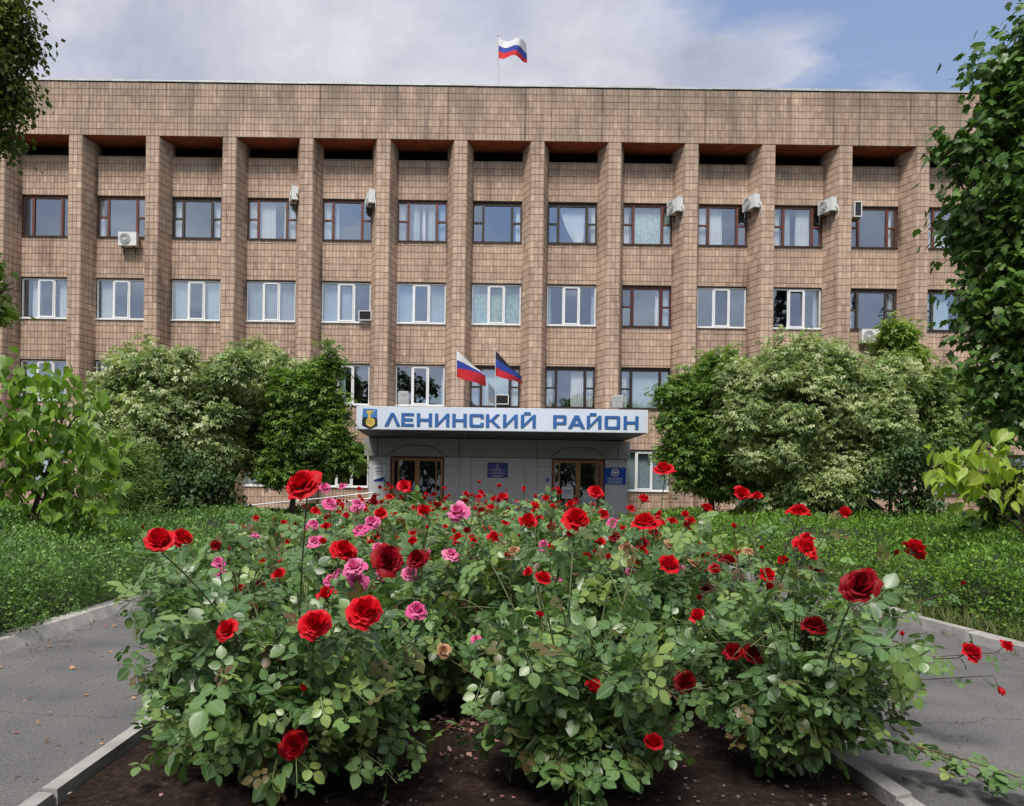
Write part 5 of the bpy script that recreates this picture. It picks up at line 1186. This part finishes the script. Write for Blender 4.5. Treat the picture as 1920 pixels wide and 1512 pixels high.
for (px, py, w, kind, c) in FL:
    size = {'open': .118, 'cup': .098, 'bud': .072, 'rag': .095}[kind]
    d = FPX*size/w; lim = 4.4 if py > 1150 else (5.6 if py > 1060 else (7.5 if w >= 26 else 11.5))
    d2 = max(2.95, min(d, lim)); size *= d2/d; p = at(px, py, d2)
    if py > 1150 and px < 1260: d2 = min(d2, 3.18 if w > 28 else 3.5); p = at(px, py, d2); size = w*d2/FPX
    if px > 1780 and py > 1150: d2 = 4.2 if w > 24 else 4.6; p = at(px, py, d2); size = w*d2/FPX
    if d2 > 7.3: FAR = True
    else: FAR = False
    if FAR:
        RB.append(None) if False else None
        globals().setdefault('FARB', []).append((p, size, kind, c)); continue
    b = min(RB, key=lambda q: math.hypot((q['p'].x-p.x)*1.0, (q['p'].y-p.y)*.75)+max(0, q['p'].y-p.y-1.2)*.5)
    base = b['p']+Vector((random.uniform(-.08, .08), random.uniform(-.06, .06), 0)); ctl = base.lerp(p, .5); ctl.z = base.z+(p.z-base.z)*.62; ctl += Vector(((base.x-p.x)*.12, (base.y-p.y)*.15, 0))
    tip = Vector(((p.x-base.x)*.5+random.gauss(0, .15), -.6+random.gauss(0, .3), .75)).normalized(); tip.x += random.gauss(0, .22); tip.normalize()
    if kind == 'open' and w > 44 and py > 1035: tip = (tip+Vector((0, -.9, .15))).normalized()
    if px > 1860 and kind == 'bud': tip = Vector((.3, -.3, -.9)).normalized()
    end = p-tip*size*.3; pts = bez(base, ctl, end-tip*.05, 10)+[end]
    b['canes'].append((pts, .0055 if w > 30 else .004)); b['blooms'].append((p, tip, size, kind, c))
    leaves_along(b, pts, .35, .075, .95, .9)
for b in RB:
    p0 = b['p']; h, r = b['h'], b['r']
    for k in range(b['nc']):
        a = 2*math.pi*(k+random.random())/b['nc']; rr_ = r*random.uniform(.3, 1.0); hh = h*random.uniform(.72, 1.03)*(1-.22*(rr_/r)**2)
        base = p0+Vector((random.uniform(-.08, .08), random.uniform(-.08, .08), -.03)); tip = p0+Vector((math.cos(a)*rr_, math.sin(a)*rr_, hh))
        pts = bez(base, base.lerp(tip, .45)+Vector((0, 0, .15*h)), tip, 9); b['canes'].append((pts, .007)); leaves_along(b, pts, .3, .06, 1.12, .95)
        for q in range(5):
            i = random.randint(2, 8); s = pts[i]; aa = a+random.uniform(-1.5, 1.5); l = random.uniform(.16, .38)
            e = s+Vector((math.cos(aa)*l, math.sin(aa)*l, random.uniform(-.08, .2))); pp = bez(s, s.lerp(e, .5)+Vector((0, 0, .06)), e, 4); b['canes'].append((pp, .0035)); leaves_along(b, pp, .15, .05, 1.08)
    # low skirt shoots
    for k in range(int(b['nc']*1.3)):
        a = random.uniform(0, 6.28); l = r*random.uniform(.7, 1.15); z = random.uniform(.10, .5)*h
        s = p0+Vector((0, 0, .06)); e = p0+Vector((math.cos(a)*l, math.sin(a)*l, z)); pp = bez(s, s.lerp(e, .5)+Vector((0, 0, .28*h)), e, 6); b['canes'].append((pp, .004)); leaves_along(b, pp, .3, .045, 1.05)
ALLB = [(p, size) for b in RB for (p, tip, size, kind, c) in b['blooms']]
def hides(p):
    e = Vector((0, 0, EYE)); v = p-e; dv = v.length
    for q, s in ALLB:
        w = q-e; dw = w.length
        if dv < dw+.02 and (v/dv-w/dw).length < (s*.5+.055)/dw: return True
    return False
def bush_finish(b, limit=300):
    t = b['t']; m = MB(); 
    for pts, r in b['canes']: m.tube(pts, r, r*.55, 5, cap=False)
    m.build('canes', M_CANEB if b is RB[8] else M_CANE, t, smooth=True)
    lv = b['leaves']; random.shuffle(lv)
    want = int(b['nl']*1.9); lv = [q for q in lv if random.random() < .04 or not hides(q[0]+q[1].normalized()*.07)][:max(want, 0)]
    key = sorted(range(len(lv)), key=lambda i: (lv[i][0]-Vector((0, 0, EYE))).length)
    part = set(key[:min(limit, b['nl'])])
    bp = []; 
    for i, (p, d, n, s, yg) in enumerate(lv):
        M = Matrix.Translation(p) @ frame(d, n) @ Matrix.Scale(s, 4); v = random.randrange(5)
        if i in part:
            red = yg or (b is RB[8] and p.z > .95 and random.random() < .5)
            if s > .9 and random.random() < .12: M = M @ Matrix.Scale(random.choice((.7, 1.25)), 4)
            link('leaf', CMER[v % 2] if red else CME[v], t, M)
        else: bp.append((v, M))
    if bp:
        Vs, Fs, As, Ts = [], [], [], []; n0 = 0; o = np.array(org(t))
        for v, M in bp:
            V, Fc, A = CMP[v]; Mn = np.array(M); Vs.append(V@Mn[:3, :3].T+Mn[:3, 3]-o); Fs.append(Fc+n0); As.append(A); Ts.append(np.full(len(V), random.random())); n0 += len(V)
        tag(link('foliage', np_mesh('foliage', np.concatenate(Vs), np.concatenate(Fs), M_RLEAF, tint=np.concatenate(Ts), ax=np.concatenate(As)), t), kind='stuff')
    for (p, tip, size, kind, c) in b['blooms']:
        v = random.randrange(len(BL[kind])); M = Matrix.Translation(p-tip*size*.22) @ tip.to_track_quat('Z', 'Y').to_matrix().to_4x4() @ Matrix.Rotation(random.uniform(0, 6.28), 4, 'Z') @ Matrix.Scale(size*.465, 4)
        o = link('bloom', bloom_me(kind, v, c), t, M)
        o['label'] = {'r': 'red', 'd': 'dark red', 'p': 'faded pink', 't': 'withered tan'}[c]+{'open': ' rose in full bloom', 'cup': ' half open rose', 'bud': ' rosebud', 'rag': ' overblown rose'}[kind]
for bi, b in enumerate(RB):
    if bi >= 4:
        for pts, r in b['canes']:
            e = pts[-1]
            if r == .007 and random.random() < .75 and e.z > .85:
                k = random.choice(('cup', 'cup', 'open', 'bud')); cc = random.choice('rrrrd') if not (e.x < -.2 and random.random() < .3) else 'p'
                if random.random() < .07: cc = 't'
                if cc in 'pt': k = 'rag'
                tip = Vector((random.gauss(0, .35), -.45+random.gauss(0, .3), 1)).normalized(); s = {'open': .09, 'cup': .075, 'bud': .055, 'rag': .08}[k]*random.uniform(.75, 1.1)
                b['blooms'].append((e+Vector((0, 0, s*.45)), tip, s, k, cc))
for b in RB: bush_finish(b)
# the rest of the bed further back reads as one mass
def rose_mass():
    Vs, Fs, As, Ts, Ms = [], [], [], [], []; n0 = 0
    def put(V, Fc, A, Tn, mi, M):
        nonlocal n0
        Mn = np.array(M); Vs.append(V@Mn[:3, :3].T+Mn[:3, 3])
        Fs.append(Fc+n0); As.append(A); Ts.append(Tn); Ms.append(mi); n0 += len(V)
    hv, hf = HEX
    # leaves
    canes = MB()
    ys = 7.1
    while ys < 12.7:
        for x in np.arange(BX0+.25, BX1-.1, .62):
            bx, by = x+random.uniform(-.15, .15), ys+random.uniform(-.2, .2); hgt = random.uniform(1.2, 1.4)+(ys-7.1)*.03-max(0, abs(bx-.0)-1.1)*.22
            for k in range(8):
                a = random.uniform(0, 6.28); r = random.uniform(.05, .42); tip = Vector((bx+math.cos(a)*r, by+math.sin(a)*r, hgt*random.uniform(.74, 1.04))); s = Vector((bx, by, .03))
                pts = bez(s, s.lerp(tip, .5)+Vector((0, 0, .2)), tip, 6); canes.tube(pts, .006, .003, 4, cap=False)
                for q in range(14):
                    f = random.uniform(.55, 1); p = pts[0].lerp(tip, f) if f < .5 else pts[min(6, int(f*6))]+Vector((random.gauss(0, .07), random.gauss(0, .07), random.gauss(0, .04)))
                    v = random.randrange(5); V, Fc, A = CMP[v]; d = Vector((random.gauss(0, 1), random.gauss(0, 1), random.uniform(-.5, .3)))
                    put(V, Fc, A, np.full(len(V), random.random()), np.zeros(len(Fc), int), Matrix.Translation(p) @ frame(d, Vector((random.gauss(0, .3), random.gauss(-.3, .3), 1))) @ Matrix.Scale(random.uniform(.85, 1.2), 4))
                if random.random() < .52: FARB.append((tip+Vector((0, 0, .03)), random.uniform(.055, .10), random.choice(('bud', 'cup', 'cup', 'open')), random.choice('rrrddr')+''))
        ys += .62
    # split quads of blooms into triangles so that every face has three corners
    ci = {'r': 1, 'd': 2, 'p': 3, 't': 4}
    for (p, size, kind, c) in FARB:
        V, Fq, TN, mi = BL[kind][random.randrange(len(BL[kind]))]; tip = Vector((random.gauss(0, .3), -.3+random.gauss(0, .3), 1)).normalized()
        Ft = np.concatenate([Fq[:, :3], Fq[:, [0, 2, 3]]]); m2 = np.where(np.concatenate([mi, mi]) == 0, ci[c], 5)
        put(V, Ft, np.zeros(len(V)), TN, m2, Matrix.Translation(p) @ tip.to_track_quat('Z', 'Y').to_matrix().to_4x4() @ Matrix.Scale(size*.465, 4))
    cv = np.array(canes.v); cf = np.array(canes.f); cf = np.concatenate([cf[:, :3], cf[:, [0, 2, 3]]])
    put(cv, cf, np.full(len(cv), .3), np.full(len(cv), .3), np.full(len(cf), 6), Matrix.Identity(4))
    me = np_mesh('rose_thicket', np.concatenate(Vs), np.concatenate(Fs), [M_RLEAF, M_PRED, M_PDRK, M_PPNK, M_PTAN, M_CALYX, M_CANE], tint=np.concatenate(Ts), ax=np.concatenate(As), mi=np.concatenate(Ms))
    tag(link('rose_thicket', me), 'thicket of further rose bushes reaching back along the bed toward the entrance', 'rose bushes', None, 'stuff')
rose_mass()
# fallen petals, pebbles and twigs on the soil; twigs on the asphalt
def scatter(name, lab, n, xs, ys, cx, cy, sx, sy, L_, tmpl, mat, z0, cat):
    x = np.clip(rng.normal(cx, sx, n), *xs); y = np.clip(rng.normal(cy, sy, n), *ys); P = np.stack([x, y, np.full(n, z0)+rng.uniform(0, .012, n)], -1)
    D = rng.normal(0, 1, (n, 3)); D[:, 2] *= .2; Nn = rng.normal(0, .35, (n, 3)); Nn[:, 2] += 1; L2 = L_*rng.uniform(.6, 1.3, n); V, Fc = leaf_arrays(P, D, Nn, L2, L2*.8, tmpl)
    return tag(link(name, np_mesh(name, V, Fc, mat, tint=np.repeat(rng.uniform(0, 1, n), len(tmpl[0])))), lab, cat, None, 'stuff')
M_FPET = petalmat('fallen_petal', (.36, .10, .09), (.55, .27, .24), (.60, .42, .36))
scatter('fallen_petals', 'pale pink fallen petals strewn on the dark soil between the front bushes', 330, (-1.7, 1.9), (3.4, 6), .13, 4.45, .14, .22, .035, DIAMOND, M_FPET, .07, 'petals')
scatter('fallen_petals', 'scattered dry petals lying over the rest of the soil', 60, (-1.8, 2.0), (3.4, 6), .4, 3.9, .9, .5, .024, DIAMOND, M_FPET, .065, 'petals')
M_PEB = plain('clod_and_pebble', (.15, .115, .09), .9, .4, 30)
n = 700; m = MB()
for k in range(n):
    x, y = random.uniform(BX0+.12, BX1-.12), random.uniform(3.1, 6.5); s = random.uniform(.003, .008) if random.random() < .97 else random.uniform(.009, .014)
    a = [(x+s*random.uniform(.7, 1.3)*c, y+s*random.uniform(.7, 1.3)*d_, .055+s*e*random.uniform(.7, 1.2)) for e in (0, 1) for c, d_ in ((-1, -1), (1, -1), (1, 1), (-1, 1))]; m.hexa(a)
tag(m.build('pebbles', M_PEB), 'small pebbles and clods lying on the soil of the bed', 'pebbles', None, 'stuff')
n = 90; m = MB()
for k in range(n):
    sgn = random.choice((0, 1)); x = random.uniform(HXL+.05, BX0-.1) if sgn == 0 else random.uniform(BX1+.1, HXR-.05); y = random.uniform(3.2, 12)
    if random.random() < .5: x = HXL+abs(random.gauss(0, .12))+.02 if sgn == 0 else HXR-abs(random.gauss(0, .12))-.02
    a = random.uniform(0, 6.28); l = random.uniform(.03, .16); m.tube([(x, y, .006), (x+math.cos(a)*l*.5, y+math.sin(a)*l*.5+.01, .012), (x+math.cos(a)*l, y+math.sin(a)*l, .006)], .0025, .0015, 3)
tag(m.build('twigs', M_CANEB), 'thin dry twigs scattered over the asphalt path', 'twigs', None, 'stuff')
scatter('fallen_leaves', 'small dry leaves scattered over the asphalt left of the bed', 60, (HXL+.05, BX0-.1), (3.2, 11), -3.0, 5.5, .9, 2, .04, DIAMOND, M_PTAN, .006, 'leaves')
n = 900; m = MB()
for k in range(n):
    sgn = random.random() < .5; x = (HXL+.03+abs(random.gauss(0, .25)) if random.random() < .5 else random.uniform(HXL+.05, BX0-.08)) if sgn else (HXR-.03-abs(random.gauss(0, .25)) if random.random() < .5 else random.uniform(BX1+.08, HXR-.05))
    y = random.uniform(3.2, 10); s = random.uniform(.002, .0055); m.hexa([(x+s*random.uniform(.6, 1.4)*c_, y+s*random.uniform(.6, 1.4)*d_, .001+s*e) for e in (0, 1) for c_, d_ in ((-1, -1), (1, -1), (1, 1), (-1, 1))])
tag(m.build('grit', M_PEB), 'loose grit and crumbs of soil along the edges of the asphalt', 'grit', None, 'stuff')
n = 500; P = []
for k in range(n):
    side = random.choice((HXL+.01, BX0-.03, HXR-.01, BX1+.03)); c0 = 3.2+.97*random.randint(0, 8)+random.gauss(0, .1); P.append((side+random.gauss(0, .012), c0, .0))
P = np.array(P); D = rng.normal(0, .6, (n, 3)); D[:, 2] = .8; V, Fc = leaf_arrays(P, D, rng.normal(0, 1, (n, 3)), rng.uniform(.02, .09, n), .008, DIAMOND)
tag(link('weeds', np_mesh('weeds', V, Fc, M_WEED, tint=np.repeat(rng.uniform(0, 1, n), 4))), 'tiny weeds growing in the joints of the kerb stones', 'weeds', None, 'stuff')
# cut cane lying over the right kerb onto the asphalt
t = thing('cut_rose_cane', (2.15, 4.0, .08), 'wilting cut rose cane lying across the right kerb onto the asphalt', 'rose cane')
m = MB(); b = dict(leaves=[])
for (x1, y1, s) in ((2.75, 3.35, 0), (2.55, 3.55, 1), (2.95, 3.25, 2)):
    pts = bez(Vector((1.85, 4.15, .16)), Vector((2.3, 3.85, .26)), Vector((x1, y1, .03)), 8); m.tube(pts, .005, .002, 5); leaves_along(b, pts, .2, .045, .85)
m.build('stem', M_CANEB, t)
for (p, d, n_, s, yg) in b['leaves']:
    p = Vector((p.x, p.y, max(p.z, .03))); link('leaf', CME[random.randrange(5)], t, Matrix.Translation(p) @ frame(Vector((d.x, d.y, -.1)), n_) @ Matrix.Scale(s, 4))
